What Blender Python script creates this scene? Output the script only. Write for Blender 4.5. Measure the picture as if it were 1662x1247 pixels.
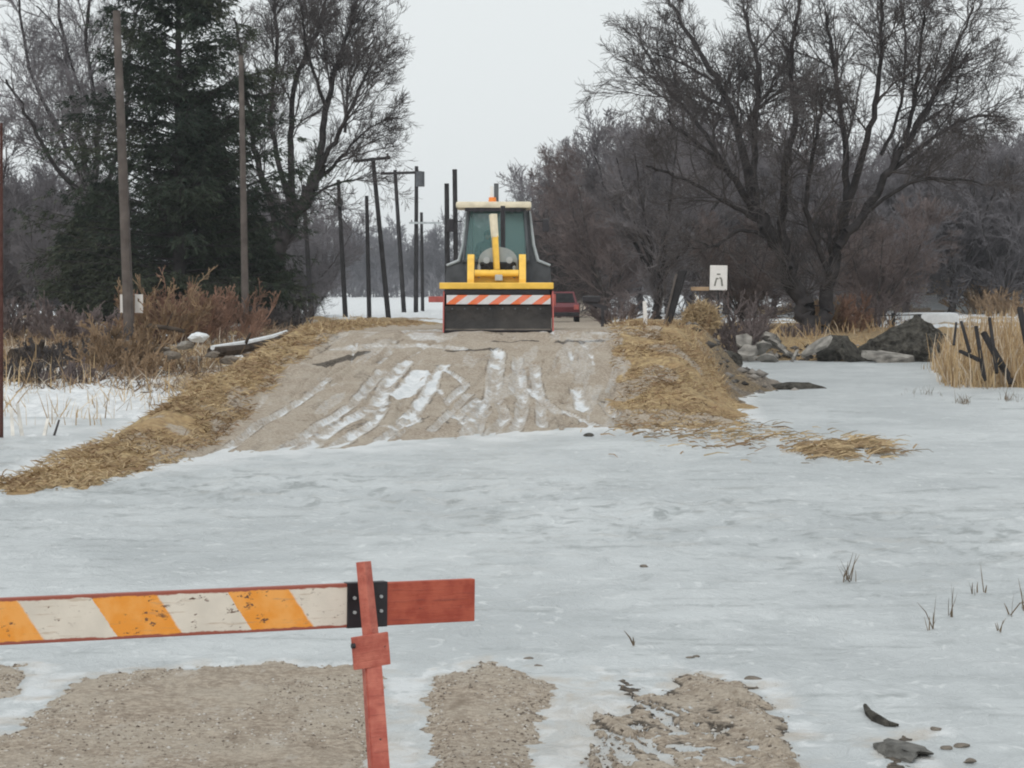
import bpy, bmesh, math
import numpy as np
from mathutils import Vector, Matrix, Euler

# ------------------------------------------------------------------ camera, sky, light, exposure
for o in list(bpy.data.objects): bpy.data.objects.remove(o)
SC = bpy.context.scene
COL = SC.collection
F = 4200.0; CX, CY = 831.0, 623.5; H = 2.4
PITCH = math.atan(158.5 / F)
cam = bpy.data.cameras.new("camera"); camo = bpy.data.objects.new("camera", cam); COL.objects.link(camo)
cam.sensor_width = 36; cam.lens = F / 1662 * 36; cam.clip_start = 0.1; cam.clip_end = 9000
camo.location = (0, 0, H); camo.rotation_euler = (math.pi / 2 - PITCH, 0, 0)
SC.camera = camo
w = bpy.data.worlds.new("World"); SC.world = w; w.use_nodes = True
nt = w.node_tree; nt.nodes.clear()
wo = nt.nodes.new('ShaderNodeOutputWorld'); bg = nt.nodes.new('ShaderNodeBackground')
sky = nt.nodes.new('ShaderNodeTexSky'); sky.sky_type = 'NISHITA'; sky.sun_disc = False
sky.sun_elevation = math.radians(38); sky.sun_rotation = math.radians(160)
sky.air_density = 1.0; sky.dust_density = 6.0; sky.ozone_density = 1.0
hs = nt.nodes.new('ShaderNodeHueSaturation'); hs.inputs['Saturation'].default_value = 0.12
mx = nt.nodes.new('ShaderNodeMix'); mx.data_type = 'RGBA'; mx.inputs[0].default_value = 0.93
mx.inputs[7].default_value = (7.45, 7.85, 7.95, 1)
nt.links.new(sky.outputs[0], hs.inputs['Color']); nt.links.new(hs.outputs[0], mx.inputs[6])
nt.links.new(mx.outputs[2], bg.inputs['Color']); bg.inputs['Strength'].default_value = 0.1
nt.links.new(bg.outputs[0], wo.inputs['Surface'])
sl = bpy.data.lights.new("sun", 'SUN'); sl.energy = 0.8; sl.angle = math.radians(25); sl.color = (1, .97, .92)
so = bpy.data.objects.new("sun", sl); COL.objects.link(so)
so.rotation_euler = (math.radians(52), 0, math.radians(-20))
SC.view_settings.view_transform = 'Standard'; SC.view_settings.look = 'None'
SC.view_settings.exposure = 0.20; SC.view_settings.gamma = 1.0
SC.render.engine = 'CYCLES'
SC.cycles.pixel_filter_type = 'BLACKMAN_HARRIS'; SC.cycles.filter_width = 2.0
SC.cycles.max_bounces = 6; SC.cycles.transparent_max_bounces = 8
SC.cycles.use_denoising = True

# ------------------------------------------------------------------ helpers
sp, cp = math.sin(PITCH), math.cos(PITCH)
def P(px, py, D):
    """pixel of the photograph -> world point at distance D"""
    a = (px - CX) / F; b = (CY - py) / F
    dy = cp + b * sp; dz = -sp + b * cp
    k = D / dy
    return Vector((a * k, D, H + dz * k))
def GP(px, py, z=0.0):
    a = (px - CX) / F; b = (CY - py) / F
    dy = cp + b * sp; dz = -sp + b * cp
    k = (z - H) / dz
    return (a * k, dy * k)

def hsh(xi, yi, seed):
    h = (xi.astype(np.int64) * 374761393 + yi.astype(np.int64) * 668265263 + seed * 974711) & 0x7fffffff
    h = ((h ^ (h >> 13)) * 1274126177) & 0x7fffffff
    return ((h ^ (h >> 16)) & 0xffff) / 65535.0
def vn(x, y, seed=0):
    x = np.asarray(x, float); y = np.asarray(y, float)
    xi = np.floor(x); yi = np.floor(y); fx = x - xi; fy = y - yi
    fx = fx * fx * (3 - 2 * fx); fy = fy * fy * (3 - 2 * fy)
    a = hsh(xi, yi, seed); b = hsh(xi + 1, yi, seed); c = hsh(xi, yi + 1, seed); d = hsh(xi + 1, yi + 1, seed)
    return (a + (b - a) * fx) * (1 - fy) + (c + (d - c) * fx) * fy
def fbm(x, y, seed=0, o=4):
    s = 0; amp = .5; t = 0
    for i in range(o):
        s = s + amp * (vn(x, y, seed + i * 17) - .5); t += amp; amp *= .55; x = x * 2.03; y = y * 2.03
    return s / t * 2
def ss(x, a, b):
    t = np.clip((x - a) / (b - a), 0, 1); return t * t * (3 - 2 * t)
def sd_poly(x, y, poly):
    """signed distance, positive inside"""
    d = np.full(x.shape, 1e9); ins = np.zeros(x.shape, bool); n = len(poly)
    for i in range(n):
        ax, ay = poly[i]; bx, by = poly[(i + 1) % n]
        ex, ey = bx - ax, by - ay; L = ex * ex + ey * ey + 1e-12
        t = np.clip(((x - ax) * ex + (y - ay) * ey) / L, 0, 1)
        d = np.minimum(d, np.hypot(x - ax - t * ex, y - ay - t * ey))
        c = ((ay > y) != (by > y)) & (x < ex * (y - ay) / (ey if abs(ey) > 1e-12 else 1e-12) + ax)
        ins ^= c
    return np.where(ins, d, -d)
def sd_line(x, y, pts, wd):
    """wd - distance to the polyline, positive within"""
    d = np.full(x.shape, 1e9)
    for (ax, ay), (bx, by) in zip(pts[:-1], pts[1:]):
        ex, ey = bx - ax, by - ay; L = ex * ex + ey * ey + 1e-12
        t = np.clip(((x - ax) * ex + (y - ay) * ey) / L, 0, 1)
        d = np.minimum(d, np.hypot(x - ax - t * ex, y - ay - t * ey))
    return wd - d

def mesh_np(name, V, Fc, smooth=False, cols=None):
    me = bpy.data.meshes.new(name)
    V = np.ascontiguousarray(V, dtype=np.float32); Fc = np.ascontiguousarray(Fc, dtype=np.int32)
    n, k = Fc.shape
    me.vertices.add(len(V)); me.vertices.foreach_set('co', V.ravel())
    me.loops.add(n * k); me.loops.foreach_set('vertex_index', Fc.ravel())
    me.polygons.add(n)
    me.polygons.foreach_set('loop_start', np.arange(0, n * k, k, dtype=np.int32))
    me.polygons.foreach_set('loop_total', np.full(n, k, dtype=np.int32))
    if smooth: me.polygons.foreach_set('use_smooth', np.ones(n, bool))
    me.update(calc_edges=True)
    if cols is not None:
        a = me.color_attributes.new('mask', 'FLOAT_COLOR', 'POINT')
        c = np.ones((len(V), 4), np.float32); c[:, :cols.shape[1]] = cols
        a.data.foreach_set('color', c.ravel())
    return me
def link(name, me, m=None, parent=None, loc=None, rot=None):
    o = bpy.data.objects.new(name, me); COL.objects.link(o)
    if m is not None and me is not None and not me.materials: me.materials.append(m)
    if parent: o.parent = parent
    if loc is not None: o.location = loc
    if rot is not None: o.rotation_euler = rot
    return o
def tag(o, label=None, cat=None, group=None, kind=None):
    if label: o['label'] = label
    if cat: o['category'] = cat
    if group: o['group'] = group
    if kind: o['kind'] = kind
    return o
def thing(name, label, cat, loc=(0, 0, 0), rz=0, group=None):
    o = bpy.data.objects.new(name, None); COL.objects.link(o); o.location = loc; o.rotation_euler = (0, 0, rz)
    o.empty_display_size = .2
    return tag(o, label, cat, group)

class MB:
    """collects shapes; build() links them as one mesh"""
    def __init__(s): s.bm = bmesh.new()
    def box(s, x0, x1, y0, y1, z0, z1, bev=0, rot=None):
        r = bmesh.ops.create_cube(s.bm, size=1)
        vs = r['verts']
        c = Vector(((x0 + x1) / 2, (y0 + y1) / 2, (z0 + z1) / 2))
        for v in vs: v.co = Vector((v.co.x * (x1 - x0), v.co.y * (y1 - y0), v.co.z * (z1 - z0)))
        if bev:
            es = list({e for v in vs for e in v.link_edges})
            b = bmesh.ops.bevel(s.bm, geom=es, offset=bev, segments=2, affect='EDGES', profile=.6)
            vs = list({v for f in b['faces'] for v in f.verts} | {v for v in vs if v.is_valid})
        M = Matrix.Translation(c) @ (rot.to_matrix().to_4x4() if rot else Matrix())
        for v in vs: v.co = M @ v.co
        return s
    def bar(s, a, b, w_, h_=None, taper=1.0):
        """box-section bar from a to b"""
        a = Vector(a); b = Vector(b); h_ = h_ or w_; d = b - a
        q = d.to_track_quat('Z', 'Y')
        r = bmesh.ops.create_cube(s.bm, size=1)
        for v in r['verts']:
            t = taper if v.co.z > 0 else 1
            v.co = q @ Vector((v.co.x * w_ * t, v.co.y * h_ * t, v.co.z * d.length)) + (a + b) / 2
        return s
    def tube(s, pts, rads, n=10):
        rings = []
        pts = [Vector(p) for p in pts]
        for i, p in enumerate(pts):
            d = (pts[min(i + 1, len(pts) - 1)] - pts[max(i - 1, 0)]).normalized()
            q = d.to_track_quat('Z', 'Y')
            r = rads[i] if hasattr(rads, '__len__') else rads
            rings.append([s.bm.verts.new(p + q @ Vector((math.cos(2 * math.pi * k / n) * r, math.sin(2 * math.pi * k / n) * r, 0))) for k in range(n)])
        for a, b in zip(rings[:-1], rings[1:]):
            for k in range(n): s.bm.faces.new((a[k], a[(k + 1) % n], b[(k + 1) % n], b[k]))
        s.bm.faces.new(rings[0][::-1]); s.bm.faces.new(rings[-1])
        return s
    def prism(s, prof, x0, x1, bev=0):
        """profile (y,z) extruded along x"""
        A = [s.bm.verts.new((x0, y, z)) for y, z in prof]; B = [s.bm.verts.new((x1, y, z)) for y, z in prof]
        n = len(prof); s.bm.faces.new(A); s.bm.faces.new(B[::-1])
        for k in range(n): s.bm.faces.new((A[k], B[k], B[(k + 1) % n], A[(k + 1) % n]))
        return s
    def prism_y(s, prof, y0, y1):
        """profile (x,z) extruded along y"""
        A = [s.bm.verts.new((x, y0, z)) for x, z in prof]; B = [s.bm.verts.new((x, y1, z)) for x, z in prof]
        n = len(prof); s.bm.faces.new(A); s.bm.faces.new(B[::-1])
        for k in range(n): s.bm.faces.new((A[k], B[k], B[(k + 1) % n], A[(k + 1) % n]))
        return s
    def build(s, name, m, parent=None, smooth=False, loc=None, rot=None):
        bmesh.ops.recalc_face_normals(s.bm, faces=s.bm.faces)
        me = bpy.data.meshes.new(name); s.bm.to_mesh(me); s.bm.free()
        if smooth:
            me.shade_smooth()
            try: me.set_sharp_from_angle(angle=math.radians(35))
            except Exception: pass
        return link(name, me, m, parent, loc, rot)

# ------------------------------------------------------------------ materials
def mat(name, base, rough=.8, var=.25, scale=8, bump=.15, spec=.3, metal=0, detail=6, col2=None, coords='Object', bscale=None, dist=.02):
    m = bpy.data.materials.new(name); m.use_nodes = True; t = m.node_tree; N = t.nodes; L = t.links
    b = N['Principled BSDF']; b.inputs['Roughness'].default_value = rough
    b.inputs['Specular IOR Level'].default_value = spec; b.inputs['Metallic'].default_value = metal
    tc = N.new('ShaderNodeTexCoord')
    n = N.new('ShaderNodeTexNoise'); n.inputs['Scale'].default_value = scale; n.inputs['Detail'].default_value = detail
    L.new(tc.outputs[coords], n.inputs['Vector'])
    r = N.new('ShaderNodeValToRGB'); L.new(n.outputs['Fac'], r.inputs['Fac'])
    c2 = col2 if col2 else tuple(min(1, c * (1 + var)) for c in base)
    r.color_ramp.elements[0].position = .33; r.color_ramp.elements[1].position = .67
    r.color_ramp.elements[0].color = (*[c * (1 - var) for c in base], 1); r.color_ramp.elements[1].color = (*c2, 1)
    L.new(r.outputs[0], b.inputs['Base Color'])
    if bump:
        n2 = N.new('ShaderNodeTexNoise'); n2.inputs['Scale'].default_value = bscale or scale * 3; n2.inputs['Detail'].default_value = 5
        L.new(tc.outputs[coords], n2.inputs['Vector'])
        bp = N.new('ShaderNodeBump'); bp.inputs['Strength'].default_value = bump; bp.inputs['Distance'].default_value = dist
        L.new(n2.outputs['Fac'], bp.inputs['Height']); L.new(bp.outputs[0], b.inputs['Normal'])
    return m
def nmix(t, fac, a, b):
    """mix colours a,b (socket or tuple) by fac socket"""
    m = t.nodes.new('ShaderNodeMix'); m.data_type = 'RGBA'
    for s, v in ((0, fac), (6, a), (7, b)):
        if isinstance(v, tuple): m.inputs[s].default_value = (*v, 1)
        elif isinstance(v, (int, float)): m.inputs[s].default_value = v
        else: t.links.new(v, m.inputs[s])
    return m.outputs[2]
def nnoise(t, vec, scale, detail=5, rough=.55, dist=0.0):
    n = t.nodes.new('ShaderNodeTexNoise'); n.inputs['Scale'].default_value = scale; n.inputs['Detail'].default_value = detail
    n.inputs['Roughness'].default_value = rough; n.inputs['Distortion'].default_value = dist
    t.links.new(vec, n.inputs['Vector']); return n.outputs['Fac']
def nramp(t, fac, lo, hi):
    r = t.nodes.new('ShaderNodeMapRange'); r.inputs[1].default_value = lo; r.inputs[2].default_value = hi
    r.interpolation_type = 'SMOOTHSTEP'
    t.links.new(fac, r.inputs[0]); return r.outputs[0]
def nmath(t, op, a, b=None):
    m = t.nodes.new('ShaderNodeMath'); m.operation = op
    for i, v in enumerate((a, b)):
        if v is None: continue
        if isinstance(v, (int, float)): m.inputs[i].default_value = v
        else: t.links.new(v, m.inputs[i])
    return m.outputs[0]

def ground_material():
    """R grass, G snow, B dark wet mud"""
    m = bpy.data.materials.new('ground_material'); m.use_nodes = True; t = m.node_tree; N = t.nodes; L = t.links
    b = N['Principled BSDF']
    ge = N.new('ShaderNodeNewGeometry'); pos = ge.outputs['Position']
    at = N.new('ShaderNodeAttribute'); at.attribute_name = 'mask'
    sx = N.new('ShaderNodeSeparateColor'); L.new(at.outputs['Color'], sx.inputs[0])
    R, G, B = sx.outputs[0], sx.outputs[1], sx.outputs[2]
    n1 = nnoise(t, pos, 22, 6, .7); n2 = nnoise(t, pos, 1.3, 5); n3 = nnoise(t, pos, 70, 4, .7)
    grav = nmix(t, nramp(t, n1, .36, .66), (.25, .20, .155), (.49, .415, .335))
    grav = nmix(t, nramp(t, n2, .35, .65), grav, nmix(t, .5, grav, (.46, .405, .335)))
    grav = nmix(t, nmath(t, 'MULTIPLY', nramp(t, n3, .58, .66), .7), grav, (.13, .095, .07))
    grav = nmix(t, nmath(t, 'MULTIPLY', nramp(t, nnoise(t, pos, 48, 3, .6), .64, .70), .6), grav, (.62, .57, .50))
    mpg = N.new('ShaderNodeMapping'); mpg.inputs['Scale'].default_value = (1, .3, 1); mpg.inputs['Rotation'].default_value = (0, 0, .12); L.new(pos, mpg.inputs[0])
    n6 = nnoise(t, mpg.outputs[0], 4.5, 6, .7)
    grav = nmix(t, nramp(t, n6, .56, .72), grav, (.235, .185, .14))
    grav = nmix(t, nmath(t, 'MULTIPLY', nmath(t, 'SUBTRACT', 1.0, nramp(t, n6, .30, .44)), .55), grav, (.52, .48, .43))
    n4 = nnoise(t, pos, 9, 6, .7)
    gr = nmix(t, nramp(t, n4, .35, .65), (.20, .135, .075), (.48, .355, .19))
    gr = nmix(t, nramp(t, n2, .45, .62), gr, nmix(t, .5, gr, (.36, .235, .12)))
    mp = N.new('ShaderNodeMapping'); mp.inputs['Scale'].default_value = (1, .5, 1); L.new(pos, mp.inputs[0])
    n5 = nnoise(t, mp.outputs[0], 6, 6, .65)
    snow = nmix(t, nramp(t, n5, .3, .7), (.60, .62, .635), (.80, .81, .82))
    mud = nmix(t, nramp(t, n1, .4, .6), (.05, .042, .036), (.15, .125, .10))
    # ragged mask edges
    e = nmath(t, 'MULTIPLY', nmath(t, 'SUBTRACT', nnoise(t, pos, 16, 5, .7), .5), .9)
    c = nmix(t, nramp(t, nmath(t, 'ADD', R, e), .4, .6), grav, gr)
    c = nmix(t, nramp(t, nmath(t, 'ADD', B, e), .4, .75), c, mud)
    sn = nramp(t, nmath(t, 'ADD', G, nmath(t, 'MULTIPLY', e, .8)), .35, .75)
    c = nmix(t, sn, c, snow)
    L.new(c, b.inputs['Base Color'])
    b.inputs['Roughness'].default_value = .85; b.inputs['Specular IOR Level'].default_value = .15
    h = nmath(t, 'ADD', n1, nmath(t, 'MULTIPLY', n3, .5))
    bp = N.new('ShaderNodeBump'); bp.inputs['Strength'].default_value = .55; bp.inputs['Distance'].default_value = .03
    L.new(h, bp.inputs['Height']); L.new(bp.outputs[0], b.inputs['Normal'])
    return m
def ice_material():
    m = bpy.data.materials.new('ice_material'); m.use_nodes = True; t = m.node_tree; N = t.nodes; L = t.links
    b = N['Principled BSDF']
    ge = N.new('ShaderNodeNewGeometry'); pos = ge.outputs['Position']
    at = N.new('ShaderNodeAttribute'); at.attribute_name = 'mask'
    sx = N.new('ShaderNodeSeparateColor'); L.new(at.outputs['Color'], sx.inputs[0])
    mp = N.new('ShaderNodeMapping'); mp.inputs['Scale'].default_value = (1.5, 1, 1); L.new(pos, mp.inputs[0]); v = mp.outputs[0]
    n1 = nnoise(t, v, .3, 6, .6, .6); n2 = nnoise(t, v, 1.5, 6, .68, .8); n3 = nnoise(t, v, 9, 4, .7); n4 = nnoise(t, v, 3.4, 5, .6, 1.2)
    c = nmix(t, nramp(t, n1, .3, .7), (.41, .435, .445), (.555, .58, .588))
    c = nmix(t, nmath(t, 'MULTIPLY', nramp(t, n2, .52, .66), .7), c, (.38, .405, .41))
    c = nmix(t, nmath(t, 'MULTIPLY', nramp(t, n4, .56, .68), .6), c, (.69, .71, .715))
    c = nmix(t, nmath(t, 'MULTIPLY', nramp(t, n3, .62, .72), .55), c, (.34, .35, .34))
    # R = dirty streak, G = fresh snow rim, B = muddy stain
    c = nmix(t, nmath(t, 'MULTIPLY', nmath(t, 'MULTIPLY', sx.outputs[0], nramp(t, n4, .35, .55)), .85), c, (.24, .26, .26))
    c = nmix(t, sx.outputs[1], c, (.78, .79, .80))
    c = nmix(t, nmath(t, 'MULTIPLY', sx.outputs[2], nramp(t, n2, .3, .65)), c, (.46, .41, .35))
    L.new(c, b.inputs['Base Color'])
    b.inputs['Roughness'].default_value = .38; b.inputs['Specular IOR Level'].default_value = .4
    h = nmath(t, 'ADD', nmath(t, 'MULTIPLY', n2, 1.0), nmath(t, 'MULTIPLY', n4, .4))
    h = nmath(t, 'ADD', h, nmath(t, 'MULTIPLY', n3, .12))
    bp = N.new('ShaderNodeBump'); bp.inputs['Strength'].default_value = .9; bp.inputs['Distance'].default_value = .08
    L.new(h, bp.inputs['Height']); L.new(bp.outputs[0], b.inputs['Normal'])
    return m
def attr_mat(name, c0, c1, c2, rough=.85):
    """colour along mask R between c0 and c1, mask G towards c2"""
    m = bpy.data.materials.new(name); m.use_nodes = True; t = m.node_tree; N = t.nodes
    b = N['Principled BSDF']; b.inputs['Roughness'].default_value = rough; b.inputs['Specular IOR Level'].default_value = .1
    at = N.new('ShaderNodeAttribute'); at.attribute_name = 'mask'
    sx = N.new('ShaderNodeSeparateColor'); t.links.new(at.outputs['Color'], sx.inputs[0])
    ge = N.new('ShaderNodeNewGeometry'); n = nnoise(t, ge.outputs['Position'], 5, 4)
    c = nmix(t, sx.outputs[0], c0, c1); c = nmix(t, sx.outputs[1], c, c2)
    c = nmix(t, nmath(t, 'MULTIPLY', nramp(t, n, .5, .8), .35), c, c0)
    t.links.new(c, b.inputs['Base Color']); return m

M_ground = ground_material(); M_ice = ice_material()
M_bark = mat('dark_bark', (.045, .041, .042), .95, .35, 3, .6, .1, dist=.05)
M_bark_grey = mat('grey_bark', (.085, .076, .074), .95, .35, 3, .6, .1, dist=.05)
M_twig = mat('twig_bark', (.10, .09, .09), .95, .3, 1.2, 0, .1)
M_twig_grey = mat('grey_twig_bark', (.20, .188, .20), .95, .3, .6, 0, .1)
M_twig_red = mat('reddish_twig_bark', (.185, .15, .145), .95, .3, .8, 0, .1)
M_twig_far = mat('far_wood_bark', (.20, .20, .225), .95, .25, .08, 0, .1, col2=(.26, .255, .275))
M_rust_brush = mat('rust_brush_stems', (.27, .165, .12), .95, .35, 1.5, 0, .1)
M_tan_brush = mat('tan_brush_stems', (.32, .225, .145), .95, .35, 1.5, 0, .1)
M_pole = mat('weathered_pole_wood', (.115, .098, .09), .9, .3, 2, .4, .1)
M_poledark = mat('dark_pole_wood', (.035, .033, .034), .9, .3, 2, .3, .1)
M_spruce = attr_mat('spruce_needles', (.016, .027, .021), (.062, .078, .052), (.12, .115, .075))
M_straw = attr_mat('straw', (.21, .14, .08), (.57, .44, .265), (.28, .18, .11))
M_reed = attr_mat('reed_stalks', (.22, .14, .075), (.58, .43, .25), (.70, .64, .55))
M_reed_pale = mat('pale_reed', (.70, .67, .62), .8, .2, 4, 0, .1)
M_orange_red = mat('red_paint_weathered', (.46, .11, .08), .6, .3, 8, .25, .35, col2=(.58, .18, .13))
M_red_wood = mat('red_painted_wood', (.33, .062, .036), .65, .35, 11, .35, .3, col2=(.48, .12, .07))
def grain_mat(name, ca, cb, cg):
    m = bpy.data.materials.new(name); m.use_nodes = True; t = m.node_tree; b = t.nodes['Principled BSDF']; b.inputs['Roughness'].default_value = .6
    tc = t.nodes.new('ShaderNodeTexCoord'); mp = t.nodes.new('ShaderNodeMapping'); mp.inputs['Scale'].default_value = (.09, 1, 1.5); t.links.new(tc.outputs['Object'], mp.inputs[0])
    n = nnoise(t, tc.outputs['Object'], 9, 6, .65); g = nnoise(t, mp.outputs[0], 38, 5, .7); k = nnoise(t, tc.outputs['Object'], 24, 5, .75)
    c = nmix(t, nramp(t, n, .35, .65), ca, cb); c = nmix(t, nmath(t, 'MULTIPLY', nramp(t, g, .55, .66), .6), c, cg)
    c = nmix(t, nramp(t, k, .66, .69), c, (.07, .035, .03)); t.links.new(c, b.inputs['Base Color'])
    bp = t.nodes.new('ShaderNodeBump'); bp.inputs['Strength'].default_value = .5; bp.inputs['Distance'].default_value = .01; t.links.new(g, bp.inputs['Height']); t.links.new(bp.outputs[0], b.inputs['Normal']); return m
M_board_red = grain_mat('red_paint_on_old_board', (.34, .055, .03), (.46, .10, .055), (.19, .04, .03))
M_post_red = grain_mat('red_paint_on_steel', (.40, .085, .06), (.56, .17, .12), (.30, .07, .05))
M_black = mat('black_rubber', (.018, .018, .02), .7, .4, 6, .3, .3)
M_flap = mat('muddy_black_rubber', (.014, .013, .014), .6, .3, 2.2, .5, .4, col2=(.04, .034, .03), bscale=9, dist=.05)
M_blackm = mat('black_metal', (.022, .02, .024), .5, .4, 6, .2, .4)
M_yellow = mat('yellow_machine_paint', (.90, .55, .085), .45, .10, 5, .05, .4)
M_cream = mat('cream_paint', (.74, .66, .50), .5, .15, 5, .05, .4)
M_greym = mat('grey_machine_paint', (.30, .33, .33), .45, .15, 4, .05, .4)
M_darkgrey = mat('dark_grey_fender', (.085, .09, .098), .55, .25, 4, .1, .4)
M_silver = mat('pale_grey_trim', (.42, .45, .46), .45, .15, 4, .05, .4)
M_white = mat('white_sign_face', (.78, .76, .74), .5, .05, 5, 0, .4)
M_orange = mat('orange_lens', (.85, .24, .03), .35, .1, 5, 0, .5)
M_redcar = mat('dark_red_car_paint', (.15, .028, .036), .4, .15, 3, 0, .5)
M_redfade = mat('faded_red_paint', (.46, .12, .105), .6, .2, 5, .1, .3)
M_cloth = mat('dark_clothing', (.03, .04, .05), .9, .3, 8, .1, .1)
M_skin = mat('skin', (.35, .20, .14), .6, .1, 8, 0, .3)
M_conc = mat('broken_concrete', (.24, .225, .205), .9, .5, 3, .6, .1, dist=.04)
M_asph = mat('broken_asphalt', (.075, .07, .061), .95, .55, 7, 1, .1, dist=.12, bscale=14)
M_rock = mat('stone', (.19, .165, .14), .9, .35, 5, .6, .1, dist=.03)
M_log = mat('dark_log_bark', (.07, .055, .045), .95, .4, 4, .7, .1, dist=.04)
M_snow = mat('snow_crust', (.72, .74, .76), .8, .08, 5, .4, .2, dist=.03)
M_mark = mat('grey_green_sign_marking', (.20, .20, .18), .6, .2, 9, 0, .2)
def glass_mat():
    m = bpy.data.materials.new('teal_cab_glass'); m.use_nodes = True; t = m.node_tree; N = t.nodes
    b = N['Principled BSDF']; b.inputs['Base Color'].default_value = (.20, .36, .35, 1); b.inputs['Roughness'].default_value = .12
    b.inputs['Alpha'].default_value = .42
    return m
M_glass = glass_mat(); M_glass2 = M_glass.copy(); M_glass2.name = 'milky_teal_glass'
M_glass.node_tree.nodes['Principled BSDF'].inputs['Alpha'].default_value = .24; M_glass2.node_tree.nodes['Principled BSDF'].inputs['Alpha'].default_value = .62; M_glass2.node_tree.nodes['Principled BSDF'].inputs['Base Color'].default_value = (.42, .58, .56, 1)
def stripe_mat(name, period, duty, slope, ca, cb, off, chips, edge):
    m = bpy.data.materials.new(name); m.use_nodes = True; t = m.node_tree; N = t.nodes; L = t.links
    b = N['Principled BSDF']; tc = N.new('ShaderNodeTexCoord'); sx = N.new('ShaderNodeSeparateXYZ'); L.new(tc.outputs['Object'], sx.inputs[0])
    wv = nmath(t, 'MULTIPLY', nmath(t, 'SUBTRACT', nnoise(t, tc.outputs['Object'], 30, 4, .7), .5), .02)
    u = nmath(t, 'ADD', nmath(t, 'ADD', sx.outputs[0], nmath(t, 'MULTIPLY', sx.outputs[2], slope)), off)
    u = nmath(t, 'ADD', u, wv)
    fr = nmath(t, 'FRACT', nmath(t, 'DIVIDE', u, period))
    s = nramp(t, fr, duty - .012, duty + .012)
    n1 = nnoise(t, tc.outputs['Object'], 6, 5, .6)
    A = nmix(t, nramp(t, n1, .42, .62), ca, tuple(min(1, c * k) for c, k in zip(ca, (1.05, 1.25, 2.5))))
    B_ = nmix(t, nramp(t, n1, .3, .7), cb, tuple(c * .86 for c in cb))
    c = nmix(t, s, A, B_)
    mp = N.new('ShaderNodeMapping'); mp.inputs['Scale'].default_value = (.6, 1, 1.2); L.new(tc.outputs['Object'], mp.inputs[0])
    if chips:
        k = nmath(t, 'MULTIPLY', nramp(t, nnoise(t, mp.outputs[0], 30, 5, .75), .60, .63), nramp(t, nnoise(t, tc.outputs['Object'], 4.5, 3), .36, .54))
        mg = N.new('ShaderNodeMapping'); mg.inputs['Scale'].default_value = (.12, 1, 1.6); L.new(tc.outputs['Object'], mg.inputs[0])
        c = nmix(t, nmath(t, 'MULTIPLY', nramp(t, nnoise(t, mg.outputs[0], 40, 5, .7), .58, .66), .45), c, (.40, .27, .17))
        c = nmix(t, k, c, (.13, .07, .045))
    if edge:
        az = nmath(t, 'ABSOLUTE', sx.outputs[2])
        e = nmath(t, 'ADD', az, nmath(t, 'MULTIPLY', nnoise(t, mp.outputs[0], 25, 4, .7), .022))
        c = nmix(t, nramp(t, e, edge, edge + .006), c, (.33, .09, .06))
    L.new(c, b.inputs['Base Color']); b.inputs['Roughness'].default_value = .6
    return m

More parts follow.
